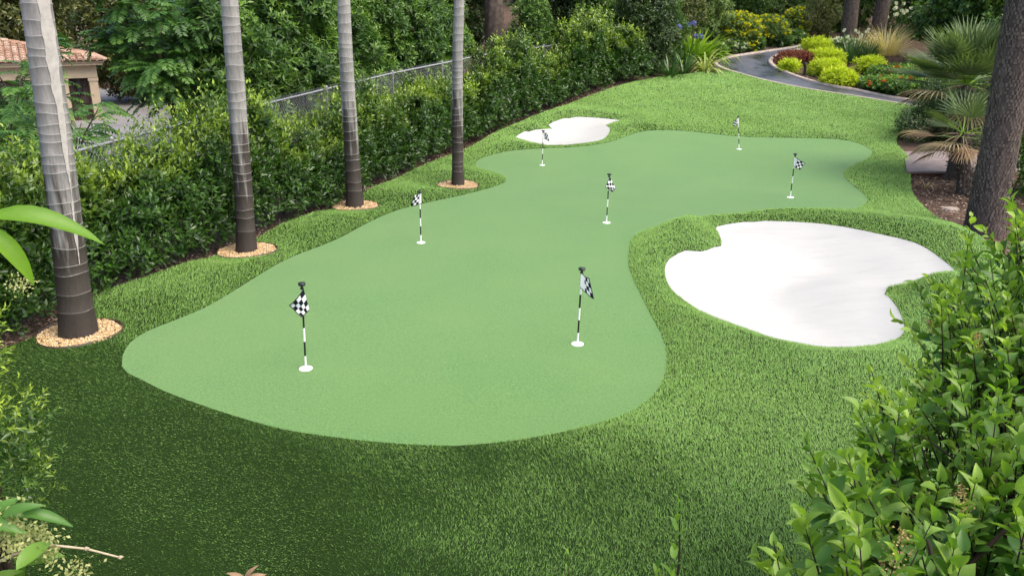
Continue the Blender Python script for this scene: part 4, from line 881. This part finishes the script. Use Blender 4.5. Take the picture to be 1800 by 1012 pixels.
clump('agave', 'spiky dark green strap-leaved plant next to the variegated one', 'plant', 6.15, 29.6, 54, 1.15, .075, (.4, 1.45), .6, 'strap', 102, 'spiky plants at the lawn corner')
clump('variegated_plant', 'cream striped arching plant beside the bend of the path', 'plant', 6.95, 29.95, 80, 1.15, .08, (.25, 1.4), 1.7, 'varieg', 103)
clump('ginger_plant', 'big yellow green arching clump left of the path bend', 'plant', 7.05, 32.5, 170, 1.45, .13, (.25, 1.5), 1.3, 'ginger', 104, spread=.75)
clump('ginger_plant', 'smaller yellow green clump below the big arching one', 'plant', 6.6, 32.0, 80, .85, .09, (.3, 1.5), 1.3, 'ginger', 105, spread=.35)
clump('agapanthus', 'blue flowered strap-leaved clump behind the spiky plants', 'plant', 6.5, 31.6, 60, .8, .04, (.4, 1.4), 1.0, 'strap', 106, flower='bflower', nfl=6, fh=1.45, fz=.065)
clump('agapanthus', 'white flowered clump in front of the left brown trunk', 'plant', 12.9, 31.7, 130, 1.15, .035, (.5, 1.5), .7, 'strap', 107, spread=.35, flower='wflower', nfl=22, fh=1.1, fz=.026)
clump('agapanthus', 'white flowered clump right of the leaning brown trunk', 'plant', 16.2, 36.0, 90, 1.1, .04, (.5, 1.5), .7, 'strap', 108, spread=.5, flower='wflower', nfl=20, fh=1.5, fz=.05)
clump('feather_grass', 'tan feathery grass clump right of the two brown trunks', 'grass', 14.9, 33.3, 420, 1.35, .012, (.7, 1.55), 1.0, 'tan', 109, single=False, spread=.45, group='tan grass clumps')
clump('feather_grass', 'small tan feathery grass between the two brown trunks', 'grass', 14.0, 33.6, 260, 1.1, .012, (.7, 1.55), 1.0, 'tan', 110, single=False, spread=.3, group='tan grass clumps')
clump('feather_grass', 'tan feathery grass behind the taller fan palm', 'grass', 13.9, 26.4, 260, 1.4, .012, (.8, 1.55), .8, 'tan', 111, single=False, spread=.25, group='tan grass clumps')
clump('green_grass', 'dark green grass clump left of the tan feathery grass', 'grass', 13.75, 32.3, 160, 1.0, .025, (.6, 1.5), .8, 'strap', 112, single=False, spread=.3)
clump('seedling', 'single pale drooping sprout in the mulch before the slab', 'plant', 8.15, 15.6, 7, .42, .03, (1.2, 1.5), 2.2, 'fan_dry', 113, spread=.02)

# ---- golden mounds, red leaved plants, flowering shrubs
def mound(name, label, x, y, Rr, H, mat, seed, L=.11, W=.02, per=2600, group=None, cat='shrub', fl=None, nf=0, low=0.):
    r = np.random.default_rng(seed); z = gz(x, y); t = thing(name, label, cat, (x, y, z), group); cen = []; rad = []
    for k in range(12): a = 2.4 * k; q = Rr * .68 * math.sqrt((k + .3) / 12); cen.append((x + q * math.cos(a), y + q * math.sin(a), z + low + H * .38 * (1.15 - .5 * q / Rr))); rad.append(Rr * .42)
    per *= .72; L *= 1.15; W *= 1.15; B, A = blobs(r, cen, rad, per, up=.8, squash=H / Rr * .9, fill=.2); B[:, 2] = np.maximum(B[:, 2], z + .02); foliage('foliage', MT[mat], t, r, B, A, 8, .12, L, W)
    v, f = tube([(x, y, z - .05), (x, y, z + H * .5)], [.03, .015], 6); obj('stem', v, f, MT['twig'], t)
    if fl:
        k = r.integers(0, len(B), nf); d = nrm(A[k] + (0, 0, .6)); m = 7; P = np.repeat(B[k] + d * .1, m, 0); D = np.repeat(d, m, 0) + r.normal(0, .8, (len(P), 3)); v, f = leaves(P, D, nrm(r.normal(size=P.shape)), .12, .08, T2); tag(obj('blossoms', v, f, MT[fl], t), kind='stuff')
GY = 'golden mounded shrubs beyond the path'
for k, (x, y, q, h, lab) in enumerate([(12.1, 33.2, .60, .8, 'golden mound shrub at the top left of the island bed'), (11.75, 31.2, .66, .66, 'golden mound shrub second down, beside the red leaved plants'), (11.1, 29.35, .60, .60, 'golden mound shrub third down, next to the path light'),
        (10.0, 30.0, .34, .42, 'smallest golden mound shrub, at the inner bend of the path'), (11.0, 27.85, .56, .55, 'golden mound shrub lowest and nearest, hanging over the kerb'), (12.85, 29.8, .54, .6, 'golden mound shrub apart at the right on bare mulch')]):
    mound('golden_shrub', lab, x, y, q, h, 'yellow', 120 + k, .20, .034, 850, GY)
mound('pale_shrub', 'pale green flowering shrub at the foot of the left brown trunk', 13.0, 33.0, .6, .85, 'tree_pale', 130, fl='wflower', nf=60)
mound('red_plant', 'red leaved plants at the inner bend of the path', 10.75, 31.6, .75, .5, 'redleaf', 131, .10, .04, 1600)
mound('red_plant', 'low dark red plants behind the smallest golden mound', 10.3, 31.2, .4, .33, 'redleaf', 132, .09, .035, 1200)
mound('flower_bed', 'orange flowered dark green ground cover beside the path', 12.6, 26.9, 1.3, .5, 'tree', 133, .12, .07, 900, fl='oflower', nf=45)
mound('flower_bed', 'orange flowered ground cover under the glossy tree mass', 13.6, 28.4, 1.3, .6, 'tree', 134, .12, .07, 900, fl='oflower', nf=40)
mound('yellow_shrub', 'yellow flowering shrub right of the ginger clump', 9.4, 34.75, .95, 1.75, 'tree_pale', 135, .12, .045, 1400, fl='yflower', nf=700)
mound('yellow_shrub', 'wide yellow and green flowering shrub along the upper path', 10.9, 36.0, 1.0, 1.4, 'tree_pale', 136, .12, .045, 1400, fl='yflower', nf=330)
mound('yellow_shrub', 'yellow flowering shrub farthest up the path by the clipped bush', 12.6, 37.6, .7, 1.5, 'tree_pale', 137, .12, .045, 1400, fl='yflower', nf=260)
mound('white_shrub', 'low white flowered plants at the path edge below the yellow shrubs', 9.0, 34.0, .5, .5, 'tree', 138, .10, .04, 1500, fl='wflower', nf=60)
for k, (x, y, lab) in enumerate(((8.0, 33.1, 'low green border plant right beside the big ginger clump'), (9.9, 34.5, 'low green border plant below the yellow shrub along the kerb'), (11.4, 35.5, 'low green border plant at the upper kerb of the path'), (12.2, 36.3, 'low green border plant where the path disappears'))):
    mound('border_plant', lab, x, y, .5, .55, 'tree', 150 + k, .13, .045, 1300, 'low border plants along the upper path', fl='wflower', nf=12)
def path_light(x, y):
    z = gz(x, y); t = thing('path_light', 'small black path light among the golden shrubs', 'lamp', (x, y, z)); v, f = tube([(x, y, z - .05), (x, y, z + .34)], .05, 10); obj('post', v, f, MT['black'], t)
    v, f = tube([(x, y, z + .36), (x, y, z + .38), (x, y, z + .44), (x, y, z + .45)], [.05, .085, .07, .02], 12); obj('cap', v, f, MT['black'], t)
path_light(10.35, 29.35)

# ---- loose mulch chips
def chips():
    r = np.random.default_rng(140); Q = []
    for x0, x1, y0, y1, n in ((6.4, 9.6, 10, 16.8, 9000), (9.5, 16, 26.5, 34, 9000)): Q.append(np.column_stack([r.uniform(x0, x1, n), r.uniform(y0, y1, n)]))
    i = r.integers(0, 190, 9000); Q.append(HL[i] + r.uniform(-.1, .5, (9000, 1)) * (-1, .35)); Q = np.concatenate(Q); Q = Q[~inside(l_loop, Q)]
    po = np.concatenate([smooth_loop([(17.5, 24.6)] + PATH_OUT, .5, False), smooth_loop([(17.5, 26.)] + PATH_IN, .5, False)[::-1]]); Q = Q[~inside(po, Q) & (dist(po, Q) > .2)]; n = len(Q)
    z = tbase(Q[:, 0], Q[:, 1]) + .02 + r.uniform(0, .03, n); v, f = leaves(np.column_stack([Q, z]), nrm(r.normal(size=(n, 3)) * (1, 1, .25)), np.tile([0, 0, 1.], (n, 1)) + r.normal(0, .35, (n, 3)), r.uniform(.03, .09, n), r.uniform(.012, .03, n), T2)
    tag(obj('mulch_chips', v, f, MT['chip']), 'loose bark chips on the planting beds', 'mulch', kind='stuff')
chips()
def stone(label, x, y, s, seed):
    r = np.random.default_rng(seed); z = gz(x, y); V = []; n = 10
    for h, q in ((-.2, .9), (.15, 1.), (.38, .8), (.48, .35)):
        for k in range(n): a = 2 * math.pi * k / n; e = q * r.uniform(.85, 1.1); V.append((x + s * e * math.cos(a) * 1.3, y + s * e * math.sin(a), z + s * h))
    F = [(i * n + k, i * n + (k + 1) % n, (i + 1) * n + (k + 1) % n, (i + 1) * n + k) for i in range(3) for k in range(n)] + [tuple(3 * n + k for k in range(n))]
    tag(obj('stone', V, F, MT['bark_pale']), label, 'stone')
stone('brown stone in the mulch in front of the concrete slab', 7.75, 13.9, .13, 1); stone('flat small stone in the mulch left of the rough trunk', 7.7, 13.1, .09, 2); stone('small brown stone at the hedge foot behind the nearest palm', -5.0, 9.75, .09, 3)

# ------------------------------------------------------------------ foreground plants
def leaf_meshes():
    out = []
    for k in range(3):
        v, f = _big(6, .10 + .09 * k, .16 + .1 * k); me = bpy.data.meshes.new('leaf'); me.from_pydata([tuple(p * (1, .5, 1)) for p in v], [], [tuple(q) for q in f]); me.materials.append(MT['privet'])
        me.polygons.foreach_set('use_smooth', np.ones(len(me.polygons), bool)); a = me.attributes.new('age', 'FLOAT', 'POINT'); a.data.foreach_set('value', np.full(len(v), .25 + .28 * k, np.float32)); out.append(me)
    return out
LM = leaf_meshes(); TM = _big(4)
def privet(label, line, seed, m, L, top, nsolo, wid=1.5):
    """a privet shrub along a plan line: upright shoots, paired leaves, dried flower sprays"""
    r = np.random.default_rng(seed); Ln = resample(np.array(line, float), 60); b = np.array([Ln[30][0], Ln[30][1], 0.]); t = thing('privet_shrub', label, 'shrub', (b[0], b[1], 0), 'privet shrubs in the right foreground')
    tg = nrm(np.gradient(Ln[:, :2], axis=0)); nr = np.column_stack([tg[:, 1], -tg[:, 0]])
    i = r.integers(0, 60, m); o = wid * r.random(m) ** 1.3; zt = Ln[i, 2] + top * np.minimum(o, .9) + .10 * vnoise(Ln[i, 0] + o, Ln[i, 1], 0, .22, seed) - .02
    dp = r.random(m) ** 1.3 * .8; B = np.column_stack([Ln[i, :2] + nr[i] * o[:, None] + r.normal(0, .05, (m, 2)), zt - .28 - dp])
    A = np.column_stack([-nr[i] * (.45 * sst(.5, 0, o))[:, None], np.ones(m)]) + r.normal(0, .3, (m, 3)); A = nrm(A); sl = r.uniform(.2, .42, m); n = 11
    P, D, N, Lf, W, ag = shoots(r, B, A, n, sl, L, L * .55, .3, (66, 22))
    d = np.linalg.norm(P - (0, 0, 3.3), axis=1); ok = d > 1.25; P, D, N, Lf, W, ag, d = [q[ok] for q in (P, D, N, Lf, W, ag, d)]
    # the leaves standing clear at the top and close to the viewer are single objects
    vis = P[:, 2] - np.interp(P[:, 1], Ln[:, 1], Ln[:, 2]) + r.random(len(P)) * .1; u = P[:, 0] / np.maximum(P[:, 1] * .946 - (P[:, 2] - 3.3) * .323, .1); v_ = (P[:, 1] * .323 + (P[:, 2] - 3.3) * .946) / np.maximum(P[:, 1] * .946 - (P[:, 2] - 3.3) * .323, .1)
    sc = np.where((np.abs(u) < .62) & (np.abs(v_) < .345), vis - d * .12, -99); solo = np.argsort(-sc)[:nsolo]; rest = np.setdiff1d(np.arange(len(P)), solo)
    V, F = leaves(P[rest], D[rest], N[rest], Lf[rest], W[rest], TM); tag(obj('foliage', V, F, MT['privet'], t, True, age=np.repeat(ag[rest], len(TM[0]))), kind='stuff')
    Dn = nrm(D); Sd = nrm(np.cross(N, Dn)); Nn = np.cross(Dn, Sd)
    for k in solo:
        o_ = bpy.data.objects.new('leaf', LM[min(2, int(ag[k] * 3))]); C.objects.link(o_); o_.parent = t; s = Lf[k]
        o_.matrix_local = Matrix([(Dn[k][0] * s, Sd[k][0] * s, Nn[k][0] * s, P[k][0] - b[0]), (Dn[k][1] * s, Sd[k][1] * s, Nn[k][1] * s, P[k][1] - b[1]), (Dn[k][2] * s, Sd[k][2] * s, Nn[k][2] * s, P[k][2] - b[2]), (0, 0, 0, 1)])
    tw = []
    for k in range(m): tw.append(tube([B[k] - A[k] * .12, B[k] + A[k] * sl[k] * .5, B[k] + A[k] * sl[k]], [.0045, .003, .0015], 4, False))
    v, f = join(tw); tag(obj('twigs', v, np.array(f), MT['twig'], t), kind='stuff')
    for k in range(7):
        q = Ln[int(4 + k * 8)]; p = np.array([q[0], q[1]]) + nr[int(4 + k * 8)] * r.uniform(.3, .8); pts = [(p[0] + r.normal(0, .05) * j, p[1] + r.normal(0, .05) * j, (q[2] - .1) * j / 4) for j in range(5)]; v, f = tube(pts, [.03, .026, .02, .014, .006], 7); obj('branch', v, f, MT['twig'], t, True)
    for k in r.integers(0, m, 16):
        e = B[k] + A[k] * (sl[k] * .75); mm = 160; h = r.random(mm); P2 = e + A[k] * (h * .13)[:, None] + r.normal(0, 1, (mm, 3)) * (.028 * (1 - h) + .004)[:, None]; v, f = leaves(P2, r.normal(size=(mm, 3)), r.normal(size=(mm, 3)), .009, .007, T2); tag(obj('dried_flower_spray', v, f, MT['panicle'], t), kind='stuff')
privet('big glossy privet shrub filling the bottom right corner', [(.50, 1.45, 1.70), (.84, 1.98, 1.73), (1.25, 2.5, 1.75), (1.62, 3.02, 1.79)], 151, 600, .112, .30, 200)
privet('privet shrub climbing the right edge below the rough palm trunk', [(1.58, 3.0, 1.76), (1.93, 3.42, 1.84), (2.30, 3.85, 2.0), (2.80, 4.5, 2.36)], 152, 640, .092, .30, 90, 1.3)

def single_leaf(name, p, d, n, L, W, mat, t, curl=.25):
    v, f = leaves(np.array([p], float), np.array([d], float), np.array([n], float), np.array([L]), np.array([W]), _big(8, curl, .2)); return obj(name, v, f, MT[mat], t, True, age=np.full(len(v), .4))
def sprig(name, label, base, tips, mat, L, W, seed, twig='twig'):
    r = np.random.default_rng(seed); t = thing(name, label, 'sprig', base); b = np.array(base, float)
    for q in tips:
        q = np.array(q); pts = [b, (b + q) / 2 + r.normal(0, .015, 3), q]; pts = resample(np.array(pts), 9); v, f = tube(pts, np.linspace(.006, .0018, 9), 5); obj('twig', v, f, MT[twig], t, True); ax = nrm(q - b); a0 = r.uniform(0, 6)
        for k in range(12):
            s = .35 + .65 * k / 11; p = b + (q - b) * s; x = nrm(np.cross(ax, [.3, .9, .2])); y = np.cross(ax, x); an = a0 + 2.4 * k; rd = x * math.cos(an) + y * math.sin(an); e = .9 - .5 * s; single_leaf('leaf', p, ax * math.cos(e) + rd * math.sin(e), ax * math.sin(e) - rd * math.cos(e), L * r.uniform(.7, 1.1) * (1.15 - .5 * s), W * (1.15 - .5 * s), mat, t, .12)
    return t
sprig('privet_sprig', 'upright leafy sprig at the bottom edge, left of the big privet', (.56, 2.36, 1.1), [(.585, 2.42, 1.72), (.50, 2.30, 1.5)], 'privet', .075, .034, 161)
sprig('privet_sprig', 'small leafy tip at the bottom centre of the picture', (.20, 2.5, 1.0), [(.21, 2.52, 1.385), (.36, 2.48, 1.36)], 'privet', .055, .024, 162)
# left edge: a spray of big thin leaves close to the lens
t = thing('leaf_spray', 'spray of large thin bright leaves at the left edge before the nearest palm', 'leaves', (-1.22, 1.45, 2.86))
v, f = tube([(-1.45, 1.40, 2.72), (-1.22, 1.45, 2.86), (-1.06, 1.55, 2.91)], [.007, .005, .003], 6); obj('twig', v, f, MT['twig'], t)
single_leaf('leaf', (-1.05, 1.56, 2.912), (1, .25, -.12), (.1, -.55, 1), .21, .05, 'glow', t, .28)
single_leaf('leaf', (-1.06, 1.55, 2.905), (.62, .1, -.85), (.75, -.5, .45), .155, .04, 'glow', t, .2)
single_leaf('leaf', (-1.16, 1.50, 2.90), (.85, .05, .1), (0, -1, .35), .13, .085, 'privet', t, .12)
# bottom left: compound leaves, twig and blossoms
def corner_plant():
    r = np.random.default_rng(170); t = thing('corner_shrub', 'leafy shrub with narrow leaves in the bottom left corner', 'shrub', (-1.5, 1.7, 0))
    for k in range(5): v, f = tube([(-1.5 + .03 * k, 1.7, 0), (-1.45 + .02 * k, 1.72 + .03 * k, 1.0), (-1.38, 1.74 + .02 * k, 1.9 + .03 * k)], [.02, .015, .006], 6); obj('branch', v, f, MT['twig'], t)
    base = np.array([-1.32, 1.74, 2.08])
    for dx, dy, dz, L in ((1, .2, .05, .2), (1, .1, -.25, .2), (.9, .2, .35, .16), (.8, 0, -.6, .17), (.7, .3, .6, .13), (.9, -.1, -.1, .15)): single_leaf('leaf', base + r.normal(0, .02, 3), (dx, dy, dz), (.1, -.5, 1), L * .62, .03, 'sumac', t, .3)
    for k in range(34):
        p = np.array([-1.38 + r.normal(0, .06), 1.70 + r.normal(0, .05), 1.98 - r.random() * .4]); single_leaf('leaf', p, r.normal(0, .5, 3) + (.7, .2, .1), r.normal(0, .4, 3) + (0, -.4, 1), r.uniform(.09, .15), .045, 'privet', t, .2)
    for k in range(9):
        e = np.array([-1.30 + r.normal(0, .06), 1.80 + r.normal(0, .04), 2.0 + r.normal(0, .1)]); mm = 120; P2 = e + r.normal(0, .022, (mm, 3)); v, f = leaves(P2, r.normal(size=(mm, 3)), r.normal(size=(mm, 3)), .014, .008, T2); tag(obj('flower_spray', v, f, MT['blossom'], t), kind='stuff')
    q = thing('bare_twig', 'pale bare twig reaching right from the bottom left corner', 'twig', (-1.45, 1.72, 1.9)); pts = np.array([(-1.5, 1.72, 1.88), (-1.3, 1.76, 1.965), (-1.22, 1.79, 1.972), (-1.14, 1.81, 1.945), (-1.065, 1.83, 1.902)]); v, f = tube(smooth3(pts), np.linspace(.0048, .0026, 33), 6); obj('stem', v, f, MT['twig_pale'], q, True)
    for s in (.55, .8, 1.): p = pts[0] * (1 - s) + pts[-1] * s if s < 1 else pts[-1]; p = pts[min(4, int(s * 4))]; v, f = tube([p - (.006, 0, 0), p, p + (.008, 0, .003)], [.003, .006, .002], 6); obj('bud', v, f, MT['twig_pale'], q)
def smooth3(P, n=33):
    s = np.linspace(0, len(P) - 1, n); return np.column_stack([np.interp(s, range(len(P)), P[:, i]) for i in range(3)])
corner_plant()
def left_shrub():
    r = np.random.default_rng(171); t = thing('flowering_shrub', 'shrub with fading cream blossom at the left edge below the nearest palm', 'shrub', (-2.87, 3.8, 0))
    cen = [(-2.86 + r.normal(0, .09), 3.75 + r.normal(0, .2), z) for z in np.linspace(.9, 2.05, 9)]; B, A = blobs(r, cen, [.22] * 9, 2200, fill=.5); foliage('foliage', MT['hedge'], t, r, B, A, 9, .12, .055, .018, T4)
    for k in range(5): v, f = tube([(-2.87, 3.8, 0), (-2.87 + r.normal(0, .05), 3.8 + r.normal(0, .08), .9), (-2.83 + r.normal(0, .08), 3.75 + r.normal(0, .15), 1.8)], [.02, .014, .005], 6); obj('branch', v, f, MT['twig'], t)
    for k in range(10):
        c = cen[r.integers(0, 9)]; e = np.array(c) + r.normal(0, .08, 3) + (.12, 0, .06); mm = 140; v, f = leaves(e + r.normal(0, .03, (mm, 3)), r.normal(size=(mm, 3)), r.normal(size=(mm, 3)), .016, .009, T2); tag(obj('blossom', v, f, MT['blossom'], t), kind='stuff')
left_shrub()
t = thing('dry_leaf_tip', 'curled dry leaf tips poking up at the bottom edge', 'leaves', (-1.0, 2.47, 1.2))
v, f = tube([(-1.0, 2.47, .9), (-1.0, 2.5, 1.3)], .004, 5); obj('stem', v, f, MT['twig_pale'], t)
for d in ((-.9, 0, .55), (.9, .1, .35), (.3, 0, .5)): single_leaf('leaf', (-1.0, 2.5, 1.29), d, (0, -.5, 1), .075, .02, 'fan_brown', t, .3)
